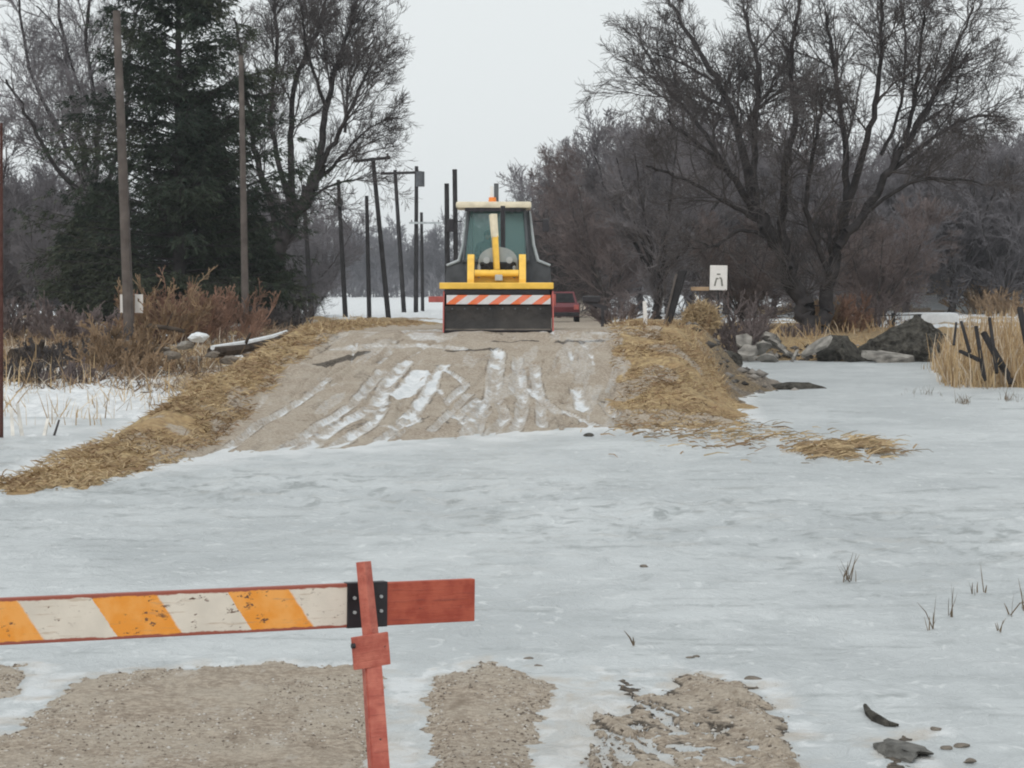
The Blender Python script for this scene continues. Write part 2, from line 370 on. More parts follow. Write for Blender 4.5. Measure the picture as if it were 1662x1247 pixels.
# ------------------------------------------------------------------ ground shape
def I(Y, a, b): return np.interp(Y, a, b)
def XLe(Y): return I(Y, [0, 30, 37, 45, 54, 130, 500, 3000], [-4.6, -4.5, -4.36, -4.0, -3.5, -.9, 11, 60])
def XRe(Y): return I(Y, [0, 30, 44, 54, 130, 500, 3000], [1.9, 1.8, 1.75, 2.1, 5.0, 17, 66])
def base_height(X, Y):
    X = np.asarray(X, float); Y = np.asarray(Y, float)
    xl, xr = XLe(Y), XRe(Y)
    def road(x):
        y0 = 36.7 + 1.25 * (np.clip(x, -4.6, 2.4) + 4.4)
        t = np.clip((Y - y0) / (53.0 - y0), -1, 1)
        up = np.where(t > 0, 1.44 * np.abs(t) ** 1.1, t * .45)
        up = np.where(Y > 53, I(Y, [53, 58, 62, 80, 130, 200, 400, 3000], [1.44, 1.46, 1.42, 1.15, .62, .5, .4, .4]), up)
        return np.where(Y < 26, -.06, up)
    zl = I(Y, [0, 25, 44, 58, 75, 95, 108, 124, 200, 400, 3000], [-.2, -.2, -.06, .18, .6, 1.1, 1.1, .5, .5, .4, .4])
    berm = I(Y, [0, 29.8, 31, 34, 37, 45, 54, 60, 80, 120, 3000], [-.2, -.06, .08, .18, .30, .84, 1.47, 1.5, 1.25, .6, .4])
    toeL = np.where(Y < 70, -.02, zl)
    rb = I(Y, [0, 42.5, 44.5, 47, 51, 54.5, 60, 90, 120, 3000], [-.2, -.1, .06, .50, 1.12, 1.46, 1.42, 1.2, .7, .4])
    toe = I(Y, [0, 45, 54, 61, 90, 140, 3000], [3.9, 4.1, 4.7, 5.5, 7.6, 9, 80])
    zr = I(Y, [0, 82.5, 84, 88, 100, 150, 200, 400, 3000], [-.2, -.2, .1, .55, .75, .55, .5, .4, .4])
    zreed = I(Y, [0, 60.5, 62, 66, 75, 90, 3000], [-.2, -.2, .08, .3, .75, .8, .4])
    rx = I(Y, [0, 62, 76, 84, 100, 3000], [10.7, 10.7, 12.6, 15.2, 16.5, 60])
    xs = [np.full_like(Y, -1500.), np.full_like(Y, -9.), np.full_like(Y, -6.9), np.full_like(Y, -6.45), xl - (5.35 - 4.36) - 0.0, xl, xr, xr + .7,
          np.maximum(xr + 1.2, toe - 1.3), toe, toe + .9, np.maximum(toe + 1.5, rx - .6), np.maximum(toe + 2, rx + .5), np.maximum(toe + 9, rx + 8), np.full_like(Y, 1500.)]
    shift = np.where(Y > 62, (xl + 3.3) , 0)   # beyond the crest the banks follow the road
    xs[2] = xs[2] + shift; xs[3] = xs[3] + shift; xs[1] = xs[1] + shift
    zs = [zl, zl, np.minimum(zl, .0) * 1 + np.where(Y > 60, zl, 0), toeL, berm, road(xl), road(xr), rb, rb * .97,
          np.where(Y < 84, np.where(Y < 45, -.15, .0), zr), zr, zr, np.maximum(zr, zreed), np.maximum(zr, zreed), zr]
    z = np.array(zs[0]) + 0 * X
    for k in range(len(xs) - 1):
        t = np.clip((X - xs[k]) / np.maximum(xs[k + 1] - xs[k], 1e-3), 0, 1)
        t = .5 * t + .5 * t * t * (3 - 2 * t)
        z = np.where(X > xs[k], zs[k] + (zs[k + 1] - zs[k]) * t, z)
    z = np.where((X > xl) & (X < xr), road(X), z)
    # mud spit on the right, dike of dry grass far right
    sp_ = np.exp(-((Y - 61 - .25 * (X - 5.5)) / 1.6) ** 2) * ss(-X, -7.3, -5.6) * ss(X, 3.8, 4.8)
    z = z + .34 * sp_
    z = z + 1.75 * np.exp(-((Y - 172) / 11) ** 2) * ss(X, 19, 26) * (Y < 300)
    return z
# near mud patches where the road shows through the ice (outlines on the ground plane)
PA = [(-260, 1300), (-200, 1240), (0, 1196), (60, 1150), (120, 1102), (200, 1090), (300, 1082), (420, 1077), (520, 1080), (600, 1085), (624, 1095), (628, 1140), (612, 1200), (604, 1300)]
PA2 = [(-160, 1078), (40, 1080), (52, 1098), (20, 1132), (-160, 1160)]
PB = [(690, 1115), (705, 1095), (760, 1084), (812, 1072), (850, 1090), (890, 1105), (908, 1125), (884, 1150), (870, 1200), (862, 1300), (680, 1300), (690, 1200)]
PC = [(986, 1108), (1000, 1090), (1025, 1094), (1042, 1112), (1062, 1127), (1092, 1106), (1112, 1090), (1150, 1090), (1167, 1106), (1228, 1104), (1245, 1140), (1275, 1170), (1300, 1247), (1312, 1300), (970, 1300), (956, 1247), (957, 1180), (966, 1154), (1006, 1156), (1026, 1142), (1000, 1125)]
PD = [(1430, 1270), (1433, 1215), (1450, 1200), (1502, 1192), (1482, 1206), (1470, 1222), (1480, 1270)]
def gpoly(p): return [GP(*q) for q in p]
NEAR = [gpoly(p) for p in (PA, PA2, PB, PC, PD)]
NEAR_SNOW_X = 1
NEAR_SNOW = [([GP(*q) for q in l], wd) for l, wd in (
    ([(1012, 1128), (1060, 1160), (1110, 1196)], .035), ([(985, 1195), (1022, 1250)], .04), ([(975, 1182), (1080, 1230)], .018),
    ([(1085, 1178), (1190, 1185)], .012), ([(1110, 1215), (1200, 1240)], .03), ([(1160, 1205), (1240, 1212)], .012), ([(1100, 1150), (1150, 1172)], .012),
    ([(962, 1195), (975, 1225), (990, 1262)], .02), ([(1040, 1195), (1090, 1245)], .022), ([(1130, 1190), (1165, 1198), (1180, 1188)], .012), ([(1195, 1150), (1240, 1165)], .01), ([(1180, 1225), (1250, 1236)], .014),
    ([(1000, 1170), (1030, 1178), (1045, 1190)], .012), ([(1060, 1140), (1092, 1165)], .012))]
def near_mask(X, Y):
    wx = X + .06 * fbm(X * 5, Y * 3, 3) + .03 * fbm(X * 26, Y * 16, 9); wy = Y + .22 * fbm(X * 4, Y * 2.5, 5) + .16 * fbm(X * 20, Y * 8, 8)
    d = np.full(X.shape, -9.)
    for p in NEAR: d = np.maximum(d, sd_poly(wx, wy, p))
    d = np.where(Y < 12.2, np.maximum(d, np.minimum(12.4 - Y, 4.2 - np.abs(X + .6))), d)
    return d, wx, wy
def height(X, Y, fine=True):
    X = np.asarray(X, float); Y = np.asarray(Y, float)
    z = base_height(X, Y)
    inroad = ss(X, XLe(Y) - .3, XLe(Y) + .3) * ss(-X, -XRe(Y) - .3, -XRe(Y) + .3)
    far = ss(Y, 28, 40)
    z = z + far * (1 - inroad) * (.13 * fbm(X * .9, Y * .6, 21) + .09 * fbm(X * 2.6, Y * 2.0, 22, 4)) * np.where(z < -.1, .3, 1)
    z = z + far * inroad * (.012 * fbm(X * 3, Y * 1.5, 31))
    return z

# ray against the ground, for laying out tracks on the slope
def hit(px, py):
    D = np.arange(28, 130, .05); a = (px - CX) / F; b = (CY - py) / F
    dy = cp + b * sp; dz = -sp + b * cp; k = D / dy
    g = base_height(a * k, D) - (H + dz * k)
    i = int(np.argmax(g > 0)); return (float(a * k[i]), float(D[i]))
TR = [  # tyre tracks on the slope: pixels, half width m, brightness
    ([(346, 739), (420, 692), (483, 653), (535, 614)], .035, .8), ([(497, 730), (545, 692), (590, 670), (612, 655), (628, 622), (661, 586)], .075, .85),
    ([(538, 728), (602, 689), (622, 660)], .06, .8), ([(652, 641), (668, 622), (686, 602)], .13, 1.3),
    ([(672, 684), (668, 671), (698, 634), (706, 606), (722, 592)], .06, 1.1), ([(628, 693), (655, 690), (672, 684)], .06, 1.2), ([(655, 676), (676, 668)], .05, 1.1),
    ([(712, 593), (735, 606), (757, 625)], .035, .85), ([(753, 627), (725, 653)], .035, .8), ([(739, 680), (780, 648)], .04, .8),
    ([(750, 717), (766, 680), (794, 648), (800, 600), (805, 566)], .05, .85), ([(782, 717), (800, 700), (821, 680), (803, 639), (812, 570)], .05, .85),
    ([(768, 717), (776, 690), (790, 665)], .04, .6),
    ([(936, 630), (941, 648), (946, 664)], .07, 1.15), ([(918, 667), (940, 676), (963, 689)], .05, 1.0), ([(981, 657), (997, 677)], .05, .75),
    ([(556, 568), (610, 562), (675, 561), (740, 566)], .16, .62), ([(815, 712), (840, 690), (850, 650), (845, 600)], .05, .75), ([(880, 690), (876, 640), (868, 590)], .045, .7), ([(455, 733), (520, 690), (575, 655), (620, 600)], .04, .7), ([(600, 725), (650, 690), (690, 650)], .04, .75), ([(860, 630), (905, 668)], .06, .7), ([(700, 700), (760, 640)], .03, .55), ([(840, 580), (836, 640)], .05, .6)]
TR = [([hit(*q) for q in l], wd, br) for l, wd, br in TR]
ICEP = [hit(*q) for q in [(826, 582), (900, 576), (912, 620), (905, 665), (868, 655), (832, 640)]]
DK = [([hit(*q) for q in l], wd) for l, wd in (([(519, 592), (560, 582), (593, 572)], .16), ([(725, 573), (760, 568), (800, 566)], .12), ([(800, 556), (870, 553)], .1), ([(905, 556), (975, 552)], .12), ([(640, 697), (700, 676), (730, 690)], .04), ([(560, 700), (640, 655)], .03))]

# ------------------------------------------------------------------ ground and road sheets (one height field, cut where the road runs)
py = np.arange(1262, 478, -1.25)
rows = list((H * F) / (py - 465.0))
rows = [r for r in rows if not (36 < r < 62)]
rows += list(np.arange(36, 56, .075)) + list(np.arange(56, 62, .2))
rows = sorted(set([-60, -30, -10, 0, 5, 9, 11] + [r for r in rows if r < 700] + [750, 900, 1200, 1700, 2500]))
rows = np.array(rows, float)
tt = np.concatenate([-np.geomspace(2.6, .215, 40), np.linspace(-.21, .21, 600), np.geomspace(.215, 2.6, 40)])
YY, TT = np.meshgrid(rows, tt, indexing='ij')
XX = TT * np.maximum(YY, 9)
ZZ = height(XX, YY)
nd, wx, wy = near_mask(XX, YY)
near = YY < 26
zn = -.035 + .055 * ss(nd, -.13, .16) + np.where(nd > -.15, .010 * fbm(XX * 14, YY * 8, 41) + .014 * fbm(XX * 4, YY * 3, 42), 0)
cutC = sd_poly(XX, YY, NEAR[3])
zn = zn + np.where(cutC > 0, .075 * np.clip(fbm((XX + YY * .24) * 6, (YY - XX * .2) * .7, 43, 3), -.12, 1) + .016 * fbm(XX * 16, YY * 12, 44) , 0)
ns = np.full(XX.shape, -9.)
for l, wd in NEAR_SNOW: ns = np.maximum(ns, sd_line(wx, wy, l, wd))
zn = np.where(ns > -.02, np.minimum(zn, .012) - .035 * ss(ns, -.02, .012), zn)
ZZ = np.where(near, np.where(np.abs(XX) < 5.5, zn, ZZ), ZZ)
# masks
xl, xr = XLe(YY), XRe(YY)
edge = .6 * fbm(XX * 1.4, YY * .7, 51)
grass = np.maximum(ss(xl - XX + edge, .1, .5), ss(XX - xr + edge, -.05, .3)) * (YY > 28) * np.where(YY < 62, .35 + .65 * ss(vn(XX * 1.4, YY * .8, 57), .25, .5), 1)
grass = np.where((XX < xl) & (YY > 28) & (YY < 62), ss(xl - XX + edge, .1, .6), grass)
grass = np.where((XX < xl) & (XX > xl - 1.3) & (YY > 35) & (YY < 52), grass * (.45 + .55 * ss(vn(XX * 2.2, YY * 1.1, 59) + .25 * (xl - XX - .6), .3, .55)), grass)
bl = (XX < xl) & (YY > 40) & (XX > -5.4); grass = np.where(bl & (YY < 50), grass * ss(xl - XX + edge * 1.6, .0, .5), grass)
snow = np.zeros(XX.shape)
lowL = (XX < -6.1 + .3 * fbm(XX, YY, 52)) & (YY > 28) & (YY < 118)
snow = np.where(lowL, .5 + .55 * fbm(XX * .8, YY * .35, 53) + ss(-YY, -64, -50) * .5, snow)
snow = np.maximum(snow, .9 * (sd_line(XX, YY, [(-6.35, 36), (-6.6, 44), (-6.5, 52)], .22 + .14 * fbm(XX * 2, YY * .6, 54)) > 0))
snow = np.where((YY > 118), .95 - 1.5 * np.exp(-((YY - 152 - .1 * XX) / 3.5) ** 2) - 1.2 * np.exp(-((YY - 129) / 1.6) ** 2) * (vn(XX * .2, YY * .3, 5) > .4), snow)
snow = np.where((YY > 84) & (XX > 7.5) & (YY < 120), .1 + .5 * fbm(XX * .5, YY * .25, 55), snow)
snow = np.where((YY > 118) & (XX > 16) & (YY < 150), .9, snow)
snow = np.where((YY > 100) & (XX > 15) & (YY <= 165), .95 - .5 * (vn(XX * .5, YY * .15, 58) > .7), snow)
snow = np.where((YY > 165) & (YY < 200) & (XX > 17), 0.0, snow)
snow = np.where((YY > 60) & (YY < 118) & (XX > xr + 1) & (XX < 7.5) , np.maximum(snow, .45 * vn(XX, YY * .4, 56)), snow)
onroad = (XX > xl) & (XX < xr) & (YY > 34)
snow = np.where(onroad, 0, snow)
mud = np.zeros(XX.shape)
mud = np.maximum(mud, ss(nd, -.06, .0) * ss(-nd, -.05, -.01) * .5 * (vn(XX * 6, YY * 5, 61) > .5) * (YY < 26))
mud = np.where((YY < 26) & (cutC > 0), np.maximum(mud, ss(-zn, -.03, .012) * .8 + .25 * ss(fbm((XX + YY * .24) * 9, YY * 2, 45), 0, .4)), mud)
mud = np.maximum(mud, (sd_poly(XX, YY, NEAR[4]) > -.05) * .75 * (YY < 26))
zsurf = base_height(XX, YY)
mud = np.maximum(mud, ((XX > 3.6) & (XX < 8) & (YY > 52) & (YY < 84)) * .62 * ss(XX, 3.6, 4.8))
mud = np.maximum(mud, ((XX > 7.5) & (YY > 83) & (YY < 112)) * (.45 + .2 * fbm(XX * .7, YY * .5, 62)))
mud = np.maximum(mud, ((XX < -6.5) & (YY > 56) & (YY < 118)) * (.36 + .3 * fbm(XX * .9, YY * .5, 63)))
mud = np.maximum(mud, np.where((xl - XX > 0) & (XX > -6.2) & (YY > 34) & (YY < 60), .38 * vn(XX * 2.5, YY * 1.2, 64) + .16 * ss(-(xl - XX), -.9, -.2), 0))
# tracks
tz = np.zeros(XX.shape)
sel = (YY > 34) & (YY < 56) & (XX > -6) & (XX < 3.5)
xs_, ys_ = XX[sel], YY[sel]
gs = np.zeros(xs_.shape); zd = np.zeros(xs_.shape); ms = np.zeros(xs_.shape)
wob = .035 * fbm(xs_ * 3, ys_ * 1.2, 71); wob2 = fbm(xs_ * 6, ys_ * 2.2, 73, 5)
for l, wd, br in TR:
    wd = wd * 1.35; d = sd_line(xs_ + wob, ys_ + 4 * wob, l, wd)
    gs = np.maximum(gs, .86 * br * (.80 + .8 * wob2) * ss(d + .03 * wob2, -.07, .05)); gs = np.maximum(gs, (.50 + .16 * wob2) * ss(d, -.11, -.02)); zd = np.minimum(zd, -.06 * ss(d, -.05, wd * .8)); zd = np.where((d < -.02) & (d > -.2), zd + .035 * ss(-np.abs(d + .1), -.09, 0), zd); ms = np.maximum(ms, .6 * ss(-np.abs(d + .06), -.07, 0) * (wob2 > -.1))
rg2 = np.random.default_rng(91)
for k in range(34):
    x0 = rg2.uniform(-4.2, 1.6); y0 = rg2.uniform(36, 50); ln_ = rg2.uniform(1.5, 7); sl2 = rg2.normal() * .08 + .08 + .02 * (x0 + 1.5) * -1; bend = rg2.normal() * .12
    l = [(x0, y0), (x0 + sl2 * ln_ * .5 + bend, y0 + ln_ * .5), (x0 + sl2 * ln_, y0 + ln_)]; wd = rg2.uniform(.015, .06)
    d = sd_line(xs_ + wob, ys_ + 4 * wob, l, wd); e = ss(d, -.05, .03)
    zd = np.minimum(zd, -.05 * e)
    if k % 2: gs = np.maximum(gs, (.42 + .5 * wob2) * e)
    else: ms = np.maximum(ms, (.45 + .5 * wob2) * e)
d = sd_poly(xs_ + 3 * wob, ys_ + 8 * wob, ICEP); gs = np.maximum(gs, .52 * ss(d, -.1, .5) * (.7 + .5 * wob2))
for l, wd in DK: ms = np.maximum(ms, .8 * ss(sd_line(xs_ + wob * 2, ys_ + 9 * wob, l, wd), -.05, .06))
ms = np.maximum(ms, .5 * ss(fbm(xs_ * 2.0 - ys_ * .2, ys_ * .4, 75), .1, .55)); ms = np.maximum(ms, .6 * ss(ys_, 49.5, 53) * ss(fbm(xs_ * 1.2, ys_ * 1.8, 81), .15, .5))
gs = np.maximum(gs, .45 * ss(fbm(xs_ * 3.4 - ys_ * .36, ys_ * .3, 76), .05, .35))
gs = np.maximum(gs, .55 * ss(ys_, 49.5, 52.5) * ss(fbm(xs_ * 1.1, ys_ * 1.3, 78), -.05, .4))
zd = zd + .045 * fbm(xs_ * 1.7 - ys_ * .17, ys_ * .35, 79) + .05 * ss(ys_, 49, 53) * fbm(xs_ * 1.3, ys_ * 1.6, 80)
keep = (xs_ > XLe(ys_) - .1) & (xs_ < XRe(ys_) + .25)
snow[sel] = np.where(keep, np.maximum(snow[sel], gs), snow[sel]); ZZ[sel] += np.where(keep, zd, 0); mud[sel] = np.where(keep, np.maximum(mud[sel] * .6, ms), mud[sel])
snow = np.where(YY < 26, np.where(ns > -.01, .62, snow), snow)
snow = np.where((YY < 26) & (np.abs(XX) > 6), .9, snow)
grass = np.where((YY > 118) & ~((XX > 17) & (YY < 200)), .4, grass); grass = np.where((YY > 105) & onroad, 0, grass)
grass = np.where((XX > 12) & (YY > 60) & (YY < 200), 1, grass)
cols = np.stack([grass, np.clip(snow, 0, 1.2), np.clip(mud, 0, 1)], -1).reshape(-1, 3)
V = np.stack([XX, YY, ZZ], -1).reshape(-1, 3)
ny, nx = XX.shape
ii = np.arange((ny - 1) * (nx - 1)); r_, c_ = ii // (nx - 1), ii % (nx - 1); v0 = r_ * nx + c_
FQ = np.stack([v0, v0 + 1, v0 + nx + 1, v0 + nx], -1)
cxm = V[FQ].mean(1)
isr = (cxm[:, 0] > XLe(cxm[:, 1])) & (cxm[:, 0] < XRe(cxm[:, 1]))
def sub(F_, name, kind_label):
    u, inv = np.unique(F_, return_inverse=True)
    me = mesh_np(name, V[u], inv.reshape(F_.shape), True, cols[u])
    return tag(link(name, me, M_ground), kind='structure')
sub(FQ[~isr], 'ground', ''); sub(FQ[isr], 'gravel_road', '')

# ------------------------------------------------------------------ ice sheet
r2 = np.concatenate([[-50, -20, 0, 8, 11], (H * F) / (np.arange(1262, 575, -2.0) - 465.0), [95, 110]])
t2 = np.concatenate([-np.geomspace(1.6, .22, 16), np.linspace(-.21, .21, 400), np.geomspace(.22, 1.6, 16)])
Y2, T2 = np.meshgrid(r2, t2, indexing='ij'); X2 = T2 * np.maximum(Y2, 9)
n_ = fbm(X2 * .7, Y2 * 1.1, 81) ; n2_ = fbm(X2 * 2.2 + 3 * n_, Y2 * 3.0, 82)
Z2 = .012 * n_ + .02 * n2_
nd2, _, _ = near_mask(X2, Y2); gz = base_height(X2, Y2)
rough = np.exp(-((Y2 - 28.5 + X2 * .9) / 5.0) ** 2)            # broken, refrozen band
Z2 = Z2 + rough * .06 * fbm(X2 * 2.6, Y2 * 1.3, 83, 5)
st = np.zeros(X2.shape)
rng = np.random.default_rng(5)
for k in range(260):
    a = rng.uniform(640, 1180) if k % 3 else rng.uniform(770, 890); px0 = rng.uniform(-50, 1700); x0, y0 = GP(px0, a)
    ln = rng.uniform(.15, .9) * (1 + (a < 800)); x1 = x0 + ln; y1 = y0 + rng.uniform(-.15, .15)
    st = np.maximum(st, rng.uniform(.4, .95) * ss(sd_line(X2, Y2 + .2 * n2_, [(x0, y0), (x1, y1)], rng.uniform(.02, .07) * (Y2 / 25)), -.05, .05))
for (a, b_, c, d_, wv) in ((1390, 968, 1662, 962, .03), (1180, 745, 1250, 742, .05), (1420, 740, 1480, 738, .06), (1060, 985, 1260, 982, .04), (1340, 985, 1470, 983, .04), (1450, 800, 1620, 790, .12), (1500, 832, 1630, 828, .08), (1110, 765, 1190, 766, .06), (1200, 770, 1270, 768, .06), (1360, 668, 1400, 670, .2), (1300, 660, 1335, 661, .12), (1220, 1045, 1290, 1048, .03), (1310, 1055, 1370, 1058, .03)):
    st = np.maximum(st, .75 * ss(sd_line(X2, Y2 + .3 * n2_, [GP(a, b_), GP(c, d_)], wv), -.06, .04))
rim = ss(nd2, -.22, -.08) * ss(-nd2, -.02, .05) * .5 * (Y2 < 26) * (fbm(X2 * 3, Y2 * 3, 87) > -.05)
shore = ss(gz, -.12, -.03) * (Y2 > 32) * .65 * ss(fbm(X2 * 1.2, Y2 * .7, 84), -.5, .2)
stain = np.exp(-(((X2 - .25 * 1) - .2) / .35) ** 2) * ss(-Y2, -15.8, -14.6) * .7
stain = np.maximum(stain, .5 * np.exp(-((X2 + .72) / .25) ** 2) * ss(-Y2, -15.5, -14))
stain = np.maximum(stain, .9 * ss(nd2, -.30, -.02) * (Y2 < 26) * ss(fbm(X2 * 5, Y2 * 4, 88), -.2, .3))
stain = np.maximum(stain, .6 * rough * ss(n2_, .15, .6) * .5)
mat_d = .8 * np.exp(-(((X2 - 3.6) / 1.3) ** 2 + ((Y2 - 41.5 - .9 * (3.6 - X2)) / 1.8) ** 2)) * ss(fbm(X2 * 3, Y2 * 3, 85), -.15, .3)
spk = rough * ss(fbm(X2 * 4.5, Y2 * 2.2, 86, 4), .16, .42)
c2 = np.stack([np.clip(st + spk, 0, 1), np.clip(np.maximum(rim, shore), 0, 1), np.clip(np.maximum(stain, mat_d), 0, 1)], -1).reshape(-1, 3)
V2 = np.stack([X2, Y2, Z2], -1).reshape(-1, 3); ny, nx = X2.shape
ii = np.arange((ny - 1) * (nx - 1)); r_, c_ = ii // (nx - 1), ii % (nx - 1); v0 = r_ * nx + c_
tag(link('frozen_water', mesh_np('frozen_water', V2, np.stack([v0, v0 + 1, v0 + nx + 1, v0 + nx], -1), True, c2), M_ice), kind='structure')

def gz1(x, y): return float(height(np.array([x]), np.array([y]))[0])

# ------------------------------------------------------------------ branching growth
def norm(a): return a / np.maximum(np.linalg.norm(a, axis=-1, keepdims=True), 1e-9)
def grow(rng, S, Dr, L, R0, R1, nseg, wander, up):
    """all branches of one level at once -> segments and nodes"""
    p = S.copy(); d = norm(Dr); segs = []; nodes = []
    for s in range(nseg):
        d = norm(d + wander * rng.normal(size=d.shape) + np.array([0, 0, up]) / nseg)
        q = p + d * (L / nseg)[:, None]
        ra = R0 + (R1 - R0) * s / nseg; rb = R0 + (R1 - R0) * (s + 1) / nseg
        segs.append((p, q, ra, rb)); nodes.append((q, d, rb, np.full(len(L), (s + 1) / nseg)))
        p = q
    return segs, nodes
def spawn(rng, nodes, L, per, lo, ang, lk, rk, vary=.3):
    P_ = np.stack([n[0] for n in nodes], 1); D_ = np.stack([n[1] for n in nodes], 1); R_ = np.stack([n[2] for n in nodes], 1)
    nb, ns_ = P_.shape[:2]
    b = np.repeat(np.arange(nb), per); k0 = int(lo * ns_)
    u = rng.uniform(k0, ns_ - .001, len(b)); k = u.astype(int); f = (u - k)[:, None]
    a = np.where((k > 0)[:, None], P_[b, np.maximum(k - 1, 0)], P_[b, k]); S = a + (P_[b, k] - a) * f
    d = D_[b, k]; r = norm(rng.normal(size=d.shape)); r = norm(r - (r * d).sum(-1, keepdims=True) * d)
    an = rng.uniform(ang[0], ang[1], len(b))[:, None]
    Dn = norm(d * np.cos(an) + r * np.sin(an))
    Ln = L[b] * lk * rng.uniform(1 - vary, 1 + vary, len(b)) * (1.15 - .5 * u / ns_)
    return S, Dn, Ln, R_[b, k] * rk
def seg_mesh(name, segs, n=3):
    A = np.concatenate([s[0] for s in segs]); B = np.concatenate([s[1] for s in segs])
    ra = np.concatenate([np.broadcast_to(s[2], len(s[0])) for s in segs]); rb = np.concatenate([np.broadcast_to(s[3], len(s[0])) for s in segs])
    d = norm(B - A); h = np.where(np.abs(d[:, 2:3]) < .9, np.array([[0, 0, 1.]]), np.array([[1., 0, 0]]))
    u = norm(np.cross(d, h)); v = np.cross(d, u); m = len(A)
    an = np.arange(n) * 2 * math.pi / n
    ring = np.cos(an)[None, :, None] * u[:, None] + np.sin(an)[None, :, None] * v[:, None]
    B = B + d * (rb * .3)[:, None]
    V_ = np.concatenate([A[:, None] + ring * ra[:, None, None], B[:, None] + ring * rb[:, None, None]], 1).reshape(-1, 3)
    b0 = (np.arange(m) * 2 * n)[:, None]; k = np.arange(n)[None]
    F_ = np.stack([b0 + k, b0 + (k + 1) % n, b0 + n + (k + 1) % n, b0 + n + k], -1).reshape(-1, 4)
    return mesh_np(name, V_, F_, n > 4)
def tree_from_limbs(seed, limbs, per=(7, 6, 5, 4), lk=(.55, .5, .5, .5), tw=.012, up=.35, Lb=3.0, wander=.16, ang=(.35, .85), lo=.25):
    """limbs: list of (points, r0, r1). -> trunk mesh, crown mesh"""
    rng = np.random.default_rng(seed); T = []; C = []
    for pts, r0, r1 in limbs:
        pts = np.array(pts, float)
        # smooth resample
        n = max(8, len(pts) * 5); s = np.linspace(0, len(pts) - 1, n); i = np.minimum(s.astype(int), len(pts) - 2); f = (s - i)[:, None]
        p0 = pts[np.maximum(i - 1, 0)]; p1 = pts[i]; p2 = pts[i + 1]; p3 = pts[np.minimum(i + 2, len(pts) - 1)]
        q = .5 * (2 * p1 + (p2 - p0) * f + (2 * p0 - 5 * p1 + 4 * p2 - p3) * f ** 2 + (3 * p1 - p0 - 3 * p2 + p3) * f ** 3)
        q[1:-1] += rng.normal(size=(n - 2, 3)) * r0 * .25
        rr = r0 + (r1 - r0) * (np.linspace(0, 1, n)) ** .8
        T.append((q[:-1], q[1:], rr[:-1], rr[1:]))
        dd = norm(q[1:] - q[:-1]); L0 = np.array([Lb])
        nodes = [(q[k + 1][None], dd[k][None], np.array([rr[k + 1]]), 0) for k in range(n - 1)]
        L = L0; 
        for lev in range(len(per)):
            pr = per[lev] if lev else int(per[0] * max(1, np.linalg.norm(pts[-1] - pts[0]) / 3.0))
            S, Dn, Ln, Rn = spawn(rng, nodes, L, pr, lo if lev == 0 else .12, ang, lk[lev] if lev else 1, .62)
            Rn = np.maximum(np.minimum(Rn, Ln * .016), tw)
            sg, nodes = grow(rng, S, Dn, Ln, Rn, np.maximum(Rn * .4, tw * .8), (7, 6, 5, 4, 3)[lev], wander, up)
            C += sg; L = Ln
    return seg_mesh('trunk', T, 8), seg_mesh('crown', C, 3)
def random_limbs(seed, h, spread, nl, r, fork=.2, lean=0):
    rng = np.random.default_rng(seed); base = np.array([0, 0, -.3]); out = []
    f = np.array([lean * fork * h, rng.normal() * .1, fork * h])
    out.append(([base, base * .5 + f * .5 + rng.normal(size=3) * .05, f], r, r * .8))
    for k in range(nl):
        a = 2 * math.pi * (k + rng.uniform(-.3, .3)) / nl; s_ = spread * rng.uniform(.45, 1.0); top = h * rng.uniform(.72, .98) - .18 * s_ 
        e = np.array([math.cos(a) * s_ + lean * h * .5, math.sin(a) * s_, top])
        m1 = f + (e - f) * .3 + np.array([math.cos(a), math.sin(a), 0]) * s_ * .10
        m2 = f + (e - f) * .65 + np.array([math.cos(a), math.sin(a), 0]) * s_ * .10
        out.append(([f - np.array([0, 0, .1]), m1, m2, e], r * .55, r * .12))
    return out
def put_tree(name, meshes, label, x, y, z, mt, mc, rz=0, s=1, group=None, sx=1):
    o = thing(name, label, 'tree', (x, y, z), rz, group); o.scale = (s * sx, s, s)
    link('trunk', meshes[0], mt, o); link('crown', meshes[1], mc, o); return o

